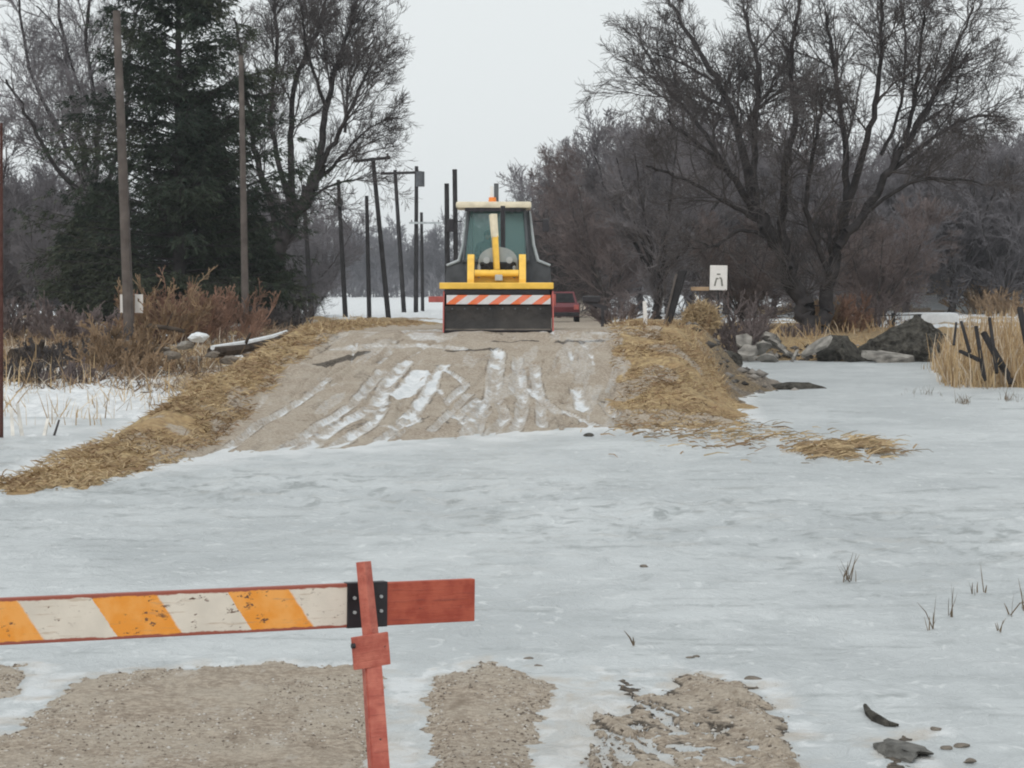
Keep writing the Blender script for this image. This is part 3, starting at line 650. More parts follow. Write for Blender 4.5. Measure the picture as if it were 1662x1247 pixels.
# big tree on the right, limbs laid out from its real outline at 95 m
DB = 95.0; b0 = P(1318, 540, DB); b0.z = gz1(b0.x, DB) - .2
def Lb_(pts, dy):
    n = len(pts); return [np.array(P(px_, py_, DB + dy * i / max(1, n - 1)) - b0) for i, (px_, py_) in enumerate(pts)]
big = [(Lb_([(1320, 548), (1300, 480), (1270, 410), (1225, 345)], 0), .40, .24),
       (Lb_([(1225, 345), (1190, 290), (1140, 240), (1085, 195)], -2), .17, .05), (Lb_([(1240, 365), (1180, 330), (1110, 290), (1050, 270)], -3), .10, .04),
       (Lb_([(1225, 345), (1205, 240), (1170, 140), (1120, 60), (1085, 0)], 1.5), .19, .05), (Lb_([(1228, 350), (1225, 230), (1230, 120), (1210, 20)], 3), .16, .05),
       (Lb_([(1275, 420), (1270, 320), (1290, 200), (1285, 90), (1300, -10)], -2), .18, .05), (Lb_([(1262, 390), (1200, 375), (1160, 400), (1120, 385)], -2), .09, .03),
       (Lb_([(1170, 140), (1110, 105), (1060, 85)], 2), .07, .03), (Lb_([(1190, 290), (1130, 200), (1075, 130), (1040, 70)], 3), .10, .03),
       (Lb_([(1335, 545), (1345, 470), (1360, 400), (1375, 330)], 1.5), .30, .19), (Lb_([(1375, 330), (1370, 220), (1355, 120), (1340, 20)], 1), .15, .05),
       (Lb_([(1360, 400), (1420, 320), (1470, 230), (1520, 150), (1570, 90)], 0), .19, .05), (Lb_([(1375, 330), (1410, 220), (1430, 110), (1430, 0)], -2.5), .16, .05),
       (Lb_([(1440, 285), (1520, 220), (1580, 190), (1630, 190)], 2), .10, .03), (Lb_([(1470, 230), (1490, 120), (1500, 20)], -2), .10, .04),
       (Lb_([(1390, 360), (1470, 300), (1540, 290), (1600, 300)], -2), .09, .03), (Lb_([(1350, 450), (1310, 350), (1320, 250), (1335, 170)], -3), .12, .05),
       (Lb_([(1520, 150), (1560, 60), (1580, 10)], 1), .07, .03), (Lb_([(1430, 250), (1460, 180), (1470, 60), (1460, 0)], 3), .08, .03)]
bm_ = tree_from_limbs(11, big, per=(6, 6, 5, 4), lk=(1, .55, .6, .7), tw=.0075, up=.14, Lb=2.7, wander=.14, ang=(.35, .85))
put_tree('bare_tree', bm_, 'largest bare tree, twin dark trunks forking low above the ice on the right', b0.x, DB, b0.z, M_bark, M_twig)

# big leaning tree behind the spruce on the left, at 105 m
DB = 108.0; b0 = P(430, 500, DB); b0.z = gz1(b0.x, DB) - .2
lf = [(Lb_([(432, 505), (445, 430), (480, 345), (520, 270)], 0), .42, .24), (Lb_([(520, 270), (530, 180), (545, 110), (570, 40), (585, -20)], 1), .17, .05),
      (Lb_([(515, 280), (550, 215), (580, 150), (605, 100)], -2), .13, .04), (Lb_([(500, 310), (550, 260), (580, 225), (605, 205)], 1), .10, .03),
      (Lb_([(480, 345), (470, 240), (480, 130), (520, 40), (530, -30)], 3), .17, .05), (Lb_([(460, 390), (420, 270), (400, 150), (380, 30)], -1), .18, .05),
      (Lb_([(470, 330), (440, 200), (450, 80), (440, -40)], 2), .13, .05), (Lb_([(530, 180), (500, 90), (490, 10)], -2), .09, .04), (Lb_([(490, 330), (540, 300), (590, 290)], -1), .07, .03),
      (Lb_([(560, 215), (570, 130), (610, 60)], 1), .07, .03)]
put_tree('bare_tree', tree_from_limbs(12, lf, per=(8, 6, 5, 3), lk=(1, .55, .6, .8), tw=.0078, up=.2, Lb=2.3, wander=.14, ang=(.3, .8)),
         'tall bare tree leaning right out from behind the dark spruce', b0.x, DB, b0.z, M_bark, M_twig)
DB = 112.0; b0 = P(150, 500, DB); b0.z = gz1(b0.x, DB) - .2
lf = [(Lb_([(160, 505), (155, 420), (150, 330)], 0), .34, .24), (Lb_([(150, 330), (130, 220), (110, 110), (90, -30)], 1), .17, .05), (Lb_([(150, 330), (90, 270), (50, 200), (10, 130)], -2), .13, .05),
      (Lb_([(155, 350), (120, 260), (50, 120), (30, -10)], 2), .13, .05), (Lb_([(150, 330), (160, 200), (140, 80), (150, -40)], -1), .15, .05), (Lb_([(155, 340), (200, 220), (210, 90), (230, -20)], 1), .12, .05),
      (Lb_([(130, 150), (100, 60), (60, 10)], 1), .06, .03)]
put_tree('bare_tree', tree_from_limbs(13, lf, per=(6, 6, 5, 3), lk=(1, .55, .6, .7), tw=.008, up=.2, Lb=2.7, wander=.14, ang=(.3, .8)),
         'tall bare tree with thin upright limbs left of the spruce top', b0.x, DB, b0.z, M_bark, M_twig_grey)

# unique medium trees, then copies
V_ = []
for k, (h, sp2, nl, r, fk, ln) in enumerate([(10, 4.2, 8, .24, .22, .05), (9, 4.6, 9, .2, .15, -.08), (11, 4.0, 7, .22, .3, .1), (8, 4.2, 9, .17, .1, 0)]):
    V_.append(tree_from_limbs(40 + k, random_limbs(60 + k, h, sp2, nl, r, fk, ln), per=(6, 6, 5, 3), lk=(1, .55, .55, .6), tw=.0125, up=.3, Lb=2.6, wander=.13, lo=.1))
def pt(px_, D): return (px_ - CX) * D / F
def mid(k, px_, D, hh, label, rz=0, m=None, mb=None, grp=None, sx=1.0, name='bare_tree'):
    x = pt(px_, D); z = gz1(x, D) - .1; s = hh / (10, 9, 11, 8)[k]
    me = V_[k]
    o = put_tree(name, me, label, x, D, z, None, None, rz, s, grp, sx)
    for c in o.children:                      # copies share mesh data, the bark is set per tree
        c.data.materials.clear() if False else None
        if not c.data.materials: c.data.materials.append(M_twig)
        sl_ = c.material_slots[0]; sl_.link = 'OBJECT'; sl_.material = (mb or M_bark_grey) if c.name.startswith('trunk') else (m or M_twig_grey)
    return o
# in the row right of the backhoe: px, D, height
mid(0, 1066, 118, 9.6, 'bare tree with a leaning trunk between the backhoe and the white sign', .4, M_twig_grey, M_bark)
mid(1, 985, 135, 8.0, 'round bare tree second to the right of the backhoe cab', 1.2, M_twig_red)
mid(3, 905, 150, 6.2, 'low bare tree rising directly right of the backhoe cab', .3, M_twig)
mid(1, 1150, 150, 11.8, 'broad bare tree behind the white sign', 2.2, M_twig_grey)
mid(3, 1420, 112, 5.3, 'reddish bare small tree right of the big twin trunks', 0, M_twig_red, M_bark_grey, None, 1.1)
mid(3, 1205, 105, 4.4, 'small dark bare tree between the sign and the big trunk', 2.0, M_twig_red, M_bark)
rng = np.random.default_rng(77)
G1 = 'bare trees of the wood behind the right bank'
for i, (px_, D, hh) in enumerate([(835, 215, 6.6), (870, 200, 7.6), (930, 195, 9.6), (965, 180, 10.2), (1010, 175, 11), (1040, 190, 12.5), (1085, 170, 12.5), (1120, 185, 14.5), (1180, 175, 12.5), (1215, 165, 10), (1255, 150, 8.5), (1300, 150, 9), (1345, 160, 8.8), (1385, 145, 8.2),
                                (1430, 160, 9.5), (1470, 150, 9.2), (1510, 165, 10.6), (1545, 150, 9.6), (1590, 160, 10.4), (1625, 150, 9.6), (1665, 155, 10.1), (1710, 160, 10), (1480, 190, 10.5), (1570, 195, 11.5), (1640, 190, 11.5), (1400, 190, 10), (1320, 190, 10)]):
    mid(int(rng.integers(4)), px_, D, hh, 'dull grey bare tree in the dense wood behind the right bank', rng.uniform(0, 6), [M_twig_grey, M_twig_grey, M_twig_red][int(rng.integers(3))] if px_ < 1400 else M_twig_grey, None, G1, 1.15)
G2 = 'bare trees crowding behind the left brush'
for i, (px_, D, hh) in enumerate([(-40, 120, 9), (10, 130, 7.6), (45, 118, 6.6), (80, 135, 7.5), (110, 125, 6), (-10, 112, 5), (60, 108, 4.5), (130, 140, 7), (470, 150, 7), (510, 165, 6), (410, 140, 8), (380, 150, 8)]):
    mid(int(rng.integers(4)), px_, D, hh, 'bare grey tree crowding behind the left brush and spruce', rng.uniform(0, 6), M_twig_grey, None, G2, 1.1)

# far wood closing the view: one mass
def far_wood():
    rng = np.random.default_rng(3); C = []
    n = 760; X = np.concatenate([rng.uniform(-125, 125, 560), rng.uniform(-330, 330, 200)]); Y = rng.uniform(470, 560, n) 
    h = rng.uniform(12, 19.5, n) * (1 + .15 * np.sin(X * .05)); S = np.stack([X, Y, np.full(n, .2)], 1)
    sg, nodes = grow(rng, S, np.tile([0, 0, 1.], (n, 1)), h * .8, np.full(n, .2), np.full(n, .06), 6, .08, 0)
    C += sg; L = h * .8
    for per, lk_, r_, ns_ in ((14, .36, .08, 5), (7, .5, .055, 4), (4, .5, .045, 2)):
        S, Dn, Ln, Rn = spawn(rng, nodes, L, per, 0.05, (.3, 1.0), lk_, .6)
        sg, nodes = grow(rng, S, Dn, Ln, np.full(len(Ln), r_), np.full(len(Ln), r_ * .6), ns_, .2, .3); C += sg; L = Ln
    n = 900; S = np.stack([rng.uniform(-160, 160, n), rng.uniform(466, 500, n), np.full(n, .1)], 1)
    for _ in range(3):
        Dn = norm(rng.normal(size=(n, 3)) * np.array([.6, .3, .2]) + np.array([0, 0, 1.])); L = rng.uniform(2.5, 6, n)
        sg, nodes = grow(rng, S, Dn, L, np.full(n, .07), np.full(n, .04), 4, .12, .1); C += sg
        S2, D2, L2, R2 = spawn(rng, nodes, L, 7, 0, (.3, .9), .45, .6); sg, nd_ = grow(rng, S2, D2, L2, np.full(len(L2), .05), np.full(len(L2), .03), 3, .15, .2); C += sg
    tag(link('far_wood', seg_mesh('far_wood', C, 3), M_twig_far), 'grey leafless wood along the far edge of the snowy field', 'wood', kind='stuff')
far_wood()

# ------------------------------------------------------------------ spruce
def spruce(seed, h, rad, label, x, y, z):
    rng = np.random.default_rng(seed)
    root = thing('spruce_tree', label, 'tree', (x, y, z))
    link('trunk', seg_mesh('trunk', [(np.array([[0, 0, 0.]]), np.array([[0, 0, h]]), np.array([.26]), np.array([.02]))], 8), M_bark, root)
    nb = 330; zz = np.sort(rng.uniform(.05, .985, nb)) * h; zz = np.round(zz / .42) * .42 + rng.normal(size=nb) * .05; az = rng.uniform(0, 2 * math.pi, nb)
    f = zz / h; L = rad * np.clip((1 - f) ** .72 * (.72 + .5 * np.sin(np.minimum(f * 6, 1.57))) * rng.uniform(.72, 1.1, nb) * (1 + .16 * np.sin(az * 3 + zz * 1.7)), .25, 9)
    S = np.stack([0 * zz, 0 * zz, zz], 1); el = -.05 + .75 * f - .12 * rng.uniform(size=nb)
    Dn = np.stack([np.cos(az) * np.cos(el), np.sin(az) * np.cos(el), np.sin(el)], 1)
    segs, nodes = grow(rng, S, Dn, L, .02 + .035 * (1 - f), np.full(nb, .008), 9, .05, .16)
    C = list(segs)
    S2, D2, L2, R2 = spawn(rng, nodes, L, 26, .10, (.6, 1.15), .26, .5, .4)
    D2[:, 2] = D2[:, 2] * .35 - .18; D2 = norm(D2); L2 = np.minimum(L2, .95)
    sg2, nd2_ = grow(rng, S2, D2, L2, np.full(len(L2), .007), np.full(len(L2), .004), 4, .08, -.10); C += sg2
    link('branches', seg_mesh('branches', C, 3), M_bark, root)
    # needle sprays: narrow leaf-sized faces along every twig
    S3, D3, L3, _ = spawn(rng, nd2_, L2, 17, 0, (.3, .85), .4, .5)
    S4, D4, L4, _ = spawn(rng, nodes, L, 26, .25, (.3, 1.0), .1, .5)
    S3 = np.concatenate([S3, S4]); D3 = norm(np.concatenate([D3, D4]) + np.array([0, 0, -.38])); m = len(S3)
    ln = rng.uniform(.11, .26, m); wd = rng.uniform(.010, .026, m)
    sd = norm(np.cross(D3, rng.normal(size=(m, 3))))
    A = S3; B = S3 + D3 * (ln * .5)[:, None] + sd * wd[:, None]; E = S3 + D3 * ln[:, None]; G = S3 + D3 * (ln * .5)[:, None] - sd * wd[:, None]
    V_n = np.stack([A, B, E, G], 1).reshape(-1, 3); F_n = np.arange(m * 4).reshape(-1, 4)
    cl = np.clip(vn(S3[:, 0] * 1.3 + S3[:, 1], S3[:, 2] * 1.3, 7) * .9 + rng.normal(size=m) * .18, 0, 1); g2 = (vn(S3[:, 0] * .6, S3[:, 2] * .6, 8) > .62) * .45 * rng.uniform(size=m)
    c = np.repeat(np.stack([cl, g2, cl * 0], 1), 4, 0)
    link('needles', mesh_np('needles', V_n, F_n, False, c), M_spruce, root)
    return root
D_ = 90.; x_ = pt(292, D_); spruce(5, 15.6, 4.7, 'tall dark green spruce behind the nearest utility pole', x_, D_, gz1(x_, D_) - .2)
D_ = 97.; x_ = pt(168, D_); spruce(6, 5.2, 2.1, 'low dark green spruce left of the nearest utility pole', x_, D_, gz1(x_, D_) - .2)
D_ = 100.; x_ = pt(325, D_); spruce(9, 8.0, 2.9, 'broad dark green spruce half hidden behind the tall spruce', x_, D_, gz1(x_, D_) - .2)
D_ = 96.; x_ = pt(412, D_); spruce(8, 4.0, 1.5, 'low dark green spruce behind the second utility pole', x_, D_, gz1(x_, D_) - .2)

# ------------------------------------------------------------------ shrubs
def shrub(seed, h, w_, nstem, tw, per=(7, 5, 4), spread=.8):
    rng = np.random.default_rng(seed)
    w_ = w_ * .75; h = h * .86
    S = np.stack([rng.normal(size=nstem) * w_ * .22, rng.normal(size=nstem) * w_ * .22, np.full(nstem, -.1)], 1)
    Dn = norm(np.stack([S[:, 0] * spread / max(w_ * .25, .1), S[:, 1] * spread / max(w_ * .25, .1), np.full(nstem, 1.5)], 1) + rng.normal(size=(nstem, 3)) * .25)
    L = h * rng.uniform(.6, 1.08, nstem); C, nodes = grow(rng, S, Dn, L, np.full(nstem, tw * 2.2), np.full(nstem, tw), 8, .09, .25); C = list(C)
    for i, p in enumerate(per):
        S, Dn, Ln, Rn = spawn(rng, nodes, L, p, .1, (.25, .8), .42, .6)
        sg, nodes = grow(rng, S, Dn, Ln, np.full(len(Ln), tw * (1.2, 1, .8)[i]), np.full(len(Ln), tw * .7), (5, 4, 3)[i], .14, .3); C += sg; L = Ln
    return seg_mesh('stems', C, 3)
SH = [  # px, D, height, width, stems, material, label
    (300, 78, 2.0, 3.2, 40, M_rust_brush, 'rust brown bare shrub between the two front utility poles'),
    (355, 82, 1.7, 2.8, 34, M_rust_brush, 'lower rust brown shrub just left of the second utility pole'),
    (255, 76, 2.6, .9, 9, M_tan_brush, 'pale twiggy shrub rising beside the nearest utility pole'),
    (195, 63, 1.5, 1.1, 22, M_tan_brush, 'tan bare shrub in front of the nearest utility pole foot'),
    (222, 61, .85, .9, 16, M_tan_brush, 'short tan shrub at the foot of the left bank'),
    (120, 80, 1.3, 2.6, 30, M_twig_red, 'dark purplish brush left of the nearest utility pole'),
    (40, 82, 1.4, 2.8, 30, M_twig_red, 'dark brush at the left edge above the fallen log'),
    (445, 88, 1.0, 2.2, 34, M_twig, 'dark low bush right of the second utility pole'),
    (75, 66, .8, 2.0, 24, M_twig, 'low tangled brush beside the left fallen log'),
    (150, 70, .9, 2.2, 26, M_tan_brush, 'low tan tangle right of the left fallen log'),
    (55, 60, .7, 1.6, 18, M_twig, 'dark low tangle in the snow nearest the left edge'),
    (128, 59, .75, 1.5, 18, M_twig_red, 'dark low tangle in the snow right of the stakes'),
    (178, 68, .9, 1.6, 20, M_twig, 'dark tangle directly under the nearest utility pole'),
    (300, 64, .6, 1.4, 18, M_tan_brush, 'low tan scrub between the stones and the left bank'),
    (1190, 84, 2.3, 1.4, 16, M_twig_red, 'thin reddish shrub right behind the white sign'),
    (1215, 92, .8, 1.8, 26, M_twig_red, 'brown brush on the far shore left of the big trunk'),
    (1290, 92, .6, 1.4, 18, M_twig_red, 'brown brush at the foot of the big trunk'),
    (1370, 98, 1.5, 2.2, 26, M_rust_brush, 'rust brush behind the dark rubble'),
    (1420, 104, 1.7, 2.6, 26, M_twig_red, 'purplish brush behind the wire fence'),
    (1340, 97, 1.2, 1.4, 16, M_tan_brush, 'tan brush right of the big twin trunks'),
    (1600, 150, 2.2, 3.0, 34, M_tan_brush, 'tan bush on the grassy dike at far right'),
    (1630, 140, 1.6, 2.6, 30, M_tan_brush, 'yellowish low bush beside the dike bush at far right'),
    (1000, 100, 1.2, 2.0, 20, M_twig_red, 'brown brush behind the white marker post'),
]
for i, (px_, D, h, w_, ns_, m, lab) in enumerate(SH):
    x = pt(px_, D); o = thing('shrub', lab, 'shrub', (x, D, gz1(x, D)), group='bare shrubs')
    link('stems', shrub(200 + i, h, w_, ns_, .009 + .00006 * D, per=(9, 5, 3) if D < 100 else (7, 4, 3)), m, o)

# ------------------------------------------------------------------ dry grass and reeds (stuff)
def blades(name, pts, ln, wd, tilt, seed, m, label, cat, green=0.0, lay=None):
    rng = np.random.default_rng(seed); n = len(pts); az = rng.uniform(0, 2 * math.pi, n)
    if lay is not None: az = lay + rng.normal(size=n) * .7
    t = np.clip(rng.normal(size=n) * tilt[1] + tilt[0], .02, 1.52)
    d = np.stack([np.cos(az) * np.sin(t), np.sin(az) * np.sin(t), np.cos(t)], 1); L = ln[0] + (ln[1] - ln[0]) * rng.uniform(size=n) ** 1.5
    s = norm(np.cross(d, rng.normal(size=(n, 3)))); W = rng.uniform(wd[0], wd[1], n)
    p = pts; q = p + d * (L * .55)[:, None]; d2 = norm(d + np.array([0, 0, -.45]) * np.sin(t)[:, None] + rng.normal(size=(n, 3)) * .12); e = q + d2 * (L * .45)[:, None]
    V_ = np.stack([p - s * W[:, None], p + s * W[:, None], q + s * W[:, None] * .8, q - s * W[:, None] * .8, e + s * W[:, None] * .25, e - s * W[:, None] * .25], 1).reshape(-1, 3)
    b = (np.arange(n) * 6)[:, None]; F_ = np.concatenate([b + [0, 1, 2, 3], b + [3, 2, 4, 5]])
    c = np.repeat(np.stack([np.clip(.35 + .9 * (vn(p[:, 0] * 1.7, p[:, 1] * .9, seed) - .35) + rng.normal(size=n) * .22, 0, 1), (rng.uniform(size=n) < .25) * green, np.zeros(n)], 1), 6, 0)
    return tag(link(name, mesh_np(name, V_, F_, False, c), m), label, cat, kind='stuff')
def scatter(n, x0, x1, y0, y1, test, seed):
    rng = np.random.default_rng(seed); x = rng.uniform(x0, x1, n); y = rng.uniform(y0, y1, n); k = test(x, y, rng); x, y = x[k], y[k]
    return np.stack([x, y, height(x, y)], 1)
def clump(x, y, s, sc=1.2): return vn(x * sc, y * sc * .7, s)
p1 = scatter(60000, 1.6, 6, 43.5, 90, lambda x, y, r: (x > XRe(y) - .05 + .6 * fbm(x * 1.4, y * .7, 5)) & (x < I(y, [44, 54, 61, 90], [4.2, 4.6, 4.3, 6.5])) & (clump(x, y, 91) > .36) & (r.uniform(size=len(x)) < np.where(y < 57, 1, .35) * (.25 + .75 * ss(x - XRe(y), -.1, .6)) * (1 - .8 * ss(x, 3.4, 4.6) * (y > 48))), 1)
p2 = scatter(90000, -7, -3, 30, 88, lambda x, y, r: (x < XLe(y) - .05 - .2 * ss(y, 38, 46) * ss(-y, -54, -48) + .3 * fbm(x * 2, y * .6, 6)) & (x > -6.5 + .2 * fbm(x * 3, y, 7)) & (clump(x, y, 92) > .26) & (base_height(x, y) > -.02), 2)
blades('dry_grass', np.concatenate([p1, p2]), (.07, .26), (.004, .012), (1.3, .2), 3, M_straw, 'matted golden dry grass covering both road banks', 'grass', .8)
p3 = scatter(1500, 2.4, 4.6, 54, 62, lambda x, y, r: (clump(x, y, 95, 1.5) > .5), 4)
p3b = scatter(1500, -5.6, -3.4, 54, 66, lambda x, y, r: (clump(x, y, 96, 1.5) > .5) & (x < XLe(y) - .2), 5)
blades('dry_grass', np.concatenate([p3, p3b]), (.12, .34), (.006, .012), (.8, .35), 6, M_straw, 'taller dry grass tufts along the top of the banks', 'grass', .8)
# straw mat lying on the ice
rng = np.random.default_rng(9); n = 2200
mx_, my_ = np.array([GP(1362 + 74 * a, 731 + 15 * b) for a, b in (rng.normal(size=(n, 2)) * .5) if vn(np.array([a * 3.]), np.array([b * 3.]), 6)[0] > .42]).T
n = 520; mx2, my2 = np.array([GP(1150 + 150 * a, 705 + 26 * b + .10 * 100 * a) for a, b in rng.normal(size=(n, 2)) * .5]).T
pm = np.stack([np.concatenate([mx_, mx2]), np.concatenate([my_, my2]), np.full(len(mx_) + len(mx2), .03)], 1)
blades('straw_litter', pm, (.12, .45), (.006, .014), (1.42, .12), 10, M_straw, 'flattened straw litter lying on the ice beside the right bank', 'straw', .6, lay=0)
# reeds on the right
p4 = scatter(21000, 10.2, 22, 61, 86, lambda x, y, r: (x > I(y, [62, 76, 84, 100], [10.5, 12.3, 14.7, 16]) + .4 * fbm(x, y, 8)) & (r.uniform(size=len(x)) < np.where(y < 70, .95, .3)) & (x < 14 + (y - 60) * .4), 11)
blades('reeds', p4, (.3, 1.12), (.010, .022), (.22, .2), 12, M_reed, 'dense standing tan reeds on the right shore', 'reeds', .5)
p5 = scatter(6000, 18, 60, 166, 186, lambda x, y, r: (x > 19 + 0 * y), 13)
blades('dike_grass', p5, (.3, .9), (.03, .05), (.5, .3), 14, M_straw, 'tan grass covering the low dike at far right', 'grass', .3)
p6 = scatter(2600, -16, -6.9, 44, 74, lambda x, y, r: (clump(x, y, 97, .9) > .45), 15)
blades('weeds', p6, (.2, .75), (.007, .013), (.4, .3), 16, M_reed, 'sparse dead weeds poking through the snow left of the bank', 'weeds', .9)
p6 = scatter(11000, -19, -7.0, 56, 90, lambda x, y, r: (clump(x, y, 98, .7) > .35), 17)
M_dead = attr_mat('dead_brown_weeds', (.07, .05, .038), (.34, .24, .16), (.5, .42, .33))
blades('weeds', p6, (.2, .6), (.008, .016), (.9, .4), 18, M_dead, 'tangled dead weeds under the brush on the left', 'weeds', .3)
p7 = scatter(900, 7.5, 15, 84.5, 100, lambda x, y, r: (clump(x, y, 99, .7) > .4), 19)
blades('weeds', p7, (.25, .8), (.012, .02), (.45, .3), 20, M_reed, 'dead weeds on the far shore behind the rubble', 'weeds', .3)
# few single weeds and stalks on the ice
rng = np.random.default_rng(21); pw = []
for (a, b, k, s) in ((1378, 942, 14, 10), (1512, 1022, 6, 10), (1545, 1000, 5, 8), (1585, 965, 6, 20), (1640, 1000, 4, 6), (1660, 990, 4, 5), (1620, 1025, 4, 6), (1028, 1050, 5, 4), (1565, 655, 60, 14), (1640, 650, 40, 18), (1520, 600, 40, 20), (1500, 640, 30, 30), (1600, 630, 60, 50)):
    for _ in range(k):
        x, y = GP(a + rng.normal() * s * .5, b + rng.normal() * 2); pw.append((x, y, 0))
blades('weeds', np.array(pw), (.06, .26), (.003, .007), (.3, .25), 22, mat('dark_weeds', (.16, .12, .08), .9, .3, 5, 0, .1), 'thin single weed stalks frozen into the open ice at right', 'weeds')

def rock(name, seed, sx_, sy_, sz_, m, x, y, z, label, cat, group=None, rz=0, rough=.25, sub_=3, tilt=(0, 0)):
    rng = np.random.default_rng(seed); bm = bmesh.new(); bmesh.ops.create_icosphere(bm, subdivisions=sub_, radius=1)
    co = np.array([v.co[:] for v in bm.verts])
    for k in range(9):                                   # chop flat facets
        n = norm(rng.normal(size=3)); dd = co @ n; lim = rng.uniform(.55, .85); co = co - np.maximum(dd - lim, 0)[:, None] * n
    co += rng.normal(size=co.shape) * (.02 if sub_ < 4 else .012) + (fbm(co[:, 0] * 2 + seed, co[:, 1] * 2 + co[:, 2], seed)[:, None]) * rough * co + (fbm(co[:, 0] * 7 + seed + co[:, 1] * 3, co[:, 1] * 2 + co[:, 2] * 7, seed + 1, 3)[:, None]) * (.10 if sub_ > 3 else .05) * co
    for v, c in zip(bm.verts, co): v.co = Vector((c[0] * sx_, c[1] * sy_, c[2] * sz_))
    me = bpy.data.meshes.new(name); bm.to_mesh(me); bm.free()
    return tag(link(name, me, m, None, (x, y, z), (tilt[0], tilt[1], rz)), label, cat, group)
def slab(name, seed, a, b, c, m, x, y, z, label, cat, rot, group=None):
    rng = np.random.default_rng(seed); n = 7; an = np.sort(rng.uniform(0, 2 * math.pi, n)) ; an = np.linspace(0, 2 * math.pi, n, endpoint=False) + rng.normal(size=n) * .2
    rr = rng.uniform(.75, 1.1, n); bm = bmesh.new()
    lo_ = [bm.verts.new((math.cos(t) * r * a, math.sin(t) * r * b, -c / 2)) for t, r in zip(an, rr)]
    hi_ = [bm.verts.new((math.cos(t) * r * a * .97, math.sin(t) * r * b * .97, c / 2)) for t, r in zip(an, rr)]
    bm.faces.new(lo_[::-1]); bm.faces.new(hi_)
    for k in range(n): bm.faces.new((lo_[k], lo_[(k + 1) % n], hi_[(k + 1) % n], hi_[k]))
    bmesh.ops.subdivide_edges(bm, edges=bm.edges, cuts=2, use_grid_fill=True)
    for v in bm.verts: v.co += Vector(rng.normal(size=3) * .03 * c * 2)
    me = bpy.data.meshes.new(name); bm.to_mesh(me); bm.free()
    return tag(link(name, me, m, None, (x, y, z), rot), label, cat, group)
# rubble along the far shore (50 px per metre)
D_ = 83.5
rock('asphalt_heap', 31, 1.95, 1.3, 1.4, M_asph, pt(1487, D_), D_, .05, 'largest dark broken asphalt heap on the right of the far shore', 'rubble heap', 'rubble on the far shore', rough=.2, sub_=5)
rock('asphalt_heap', 32, .85, .7, .62, M_asph, pt(1425, D_), D_ - .2, .15, 'small dark asphalt heap leaning on the left of the largest heap', 'rubble heap', 'rubble on the far shore', sub_=4)
slab('asphalt_slab', 33, .85, .8, .28, M_asph, pt(1352, D_), D_ - .3, .42, 'tilted dark asphalt slab left of the heaps', 'slab', (.25, -.45, .2), 'rubble on the far shore')
slab('asphalt_slab', 34, .6, .6, .25, M_asph, pt(1375, D_), D_ - .8, .28, 'dark asphalt slab sloping down to the ice', 'slab', (.5, .7, .2), 'rubble on the far shore')
slab('concrete_slab', 35, .72, .5, .09, M_conc, pt(1322, D_), D_ - 1.0, .50, 'thin pale concrete slab lying on the tilted dark slab', 'slab', (.2, -.62, .1), 'rubble on the far shore')
slab('concrete_slab', 36, 1.0, .6, .22, M_conc, pt(1432, D_), D_ - 1.6, .16, 'long pale concrete slab at the ice edge under the heaps', 'slab', (.15, .1, .1), 'rubble on the far shore')
rng = np.random.default_rng(8)
lab_ = ['lowest pale concrete block nearest the right bank', 'pale concrete block on top of the pile at the shore', 'flat pale concrete block in the middle of the pile', 'grey concrete block at the right of the pile', 'small grey concrete block in front of the pile', 'upper left concrete block in the pile beside the dark gap', 'tilted concrete block at the back of the pile', 'small concrete lump at the right end of the pile']
for k, (a, b, s) in enumerate([(1215, 572, .42), (1250, 552, .5), (1235, 565, .4), (1275, 570, .38), (1245, 582, .3), (1208, 553, .38), (1262, 560, .42), (1290, 578, .25)]):
    q = P(a, b, 81.5 + (585 - b) * .05)
    slab('concrete_block', 50 + k, s * rng.uniform(.8, 1.3), s * .8, s * rng.uniform(.14, .5), M_conc, q.x, q.y, max(q.z, .08), lab_[k], 'rubble', (rng.normal() * .45, rng.normal() * .45, rng.uniform(0, 3)), 'concrete pile on the shore')
slab('dark_block', 70, .34, .5, .5, M_asph, pt(1186, 66), 66, .42, 'black block at the foot of the right bank', 'stone', (.2, .1, .3))  # plain dark slab filling the black spot at the bank foot
# mud spit tip
rock('mud_lump', 71, .85, .35, .16, M_asph, pt(1283, 60.5), 60.5, .04, 'dark mud lump at the tip of the spit on the ice', 'mud')
rock('mud_lump', 72, .6, .5, .25, M_rock, pt(1235, 61), 61, .12, 'brown mud lump behind the tip of the spit', 'mud')
# clods on the near ice
for k, (a, b, s, lab) in enumerate([(955, 708, .09, 'dark stone on the ice at the foot of the road slope'), (1222, 1103, .045, 'dark clod on the top right of the right mud patch'),
        (1208, 1190, .0, ''), (1378 + 140, 1184, .03, 'dark clod alone on the ice above the right lumps'), (1535, 1215, .03, 'small clod in the cluster at lower right'), (1560, 1212, .035, 'larger clod in the cluster at lower right'),
        (1575, 1236, .03, 'clod at the bottom of the lower right cluster'), (858, 1070, .03, 'pebble on the ice above the middle mud patch'), (1121, 1068, .025, 'left pebble of a pair above the right mud patch'), (1130, 1066, .022, 'right pebble of a pair above the right mud patch'),
        (1028, 1052, .02, 'tiny pebble above the curled mud ridge'), (875, 1082, .025, 'pebble beside the top of the middle mud patch'), (1045, 920, .03, 'pebble on the open ice above the barricade height')]):
    if s == 0: continue
    x, y = GP(a, b); rock('stone' if k == 0 else 'mud_clod', 80 + k, s * 1.3, s, s * .5, M_asph if k == 0 else M_rock, x, y, s * .1, lab, 'stone' if k == 0 else 'clod', sub_=2)
x, y = GP(1460, 1222); rock('mud_lump', 99, .13, .26, .045, mat('wet_grey_mud', (.12, .115, .105), .7, .4, 14, .8, .3), x, y, .02, 'grey wet mud lump near the lower right corner', 'mud', rz=.3, rough=.5)
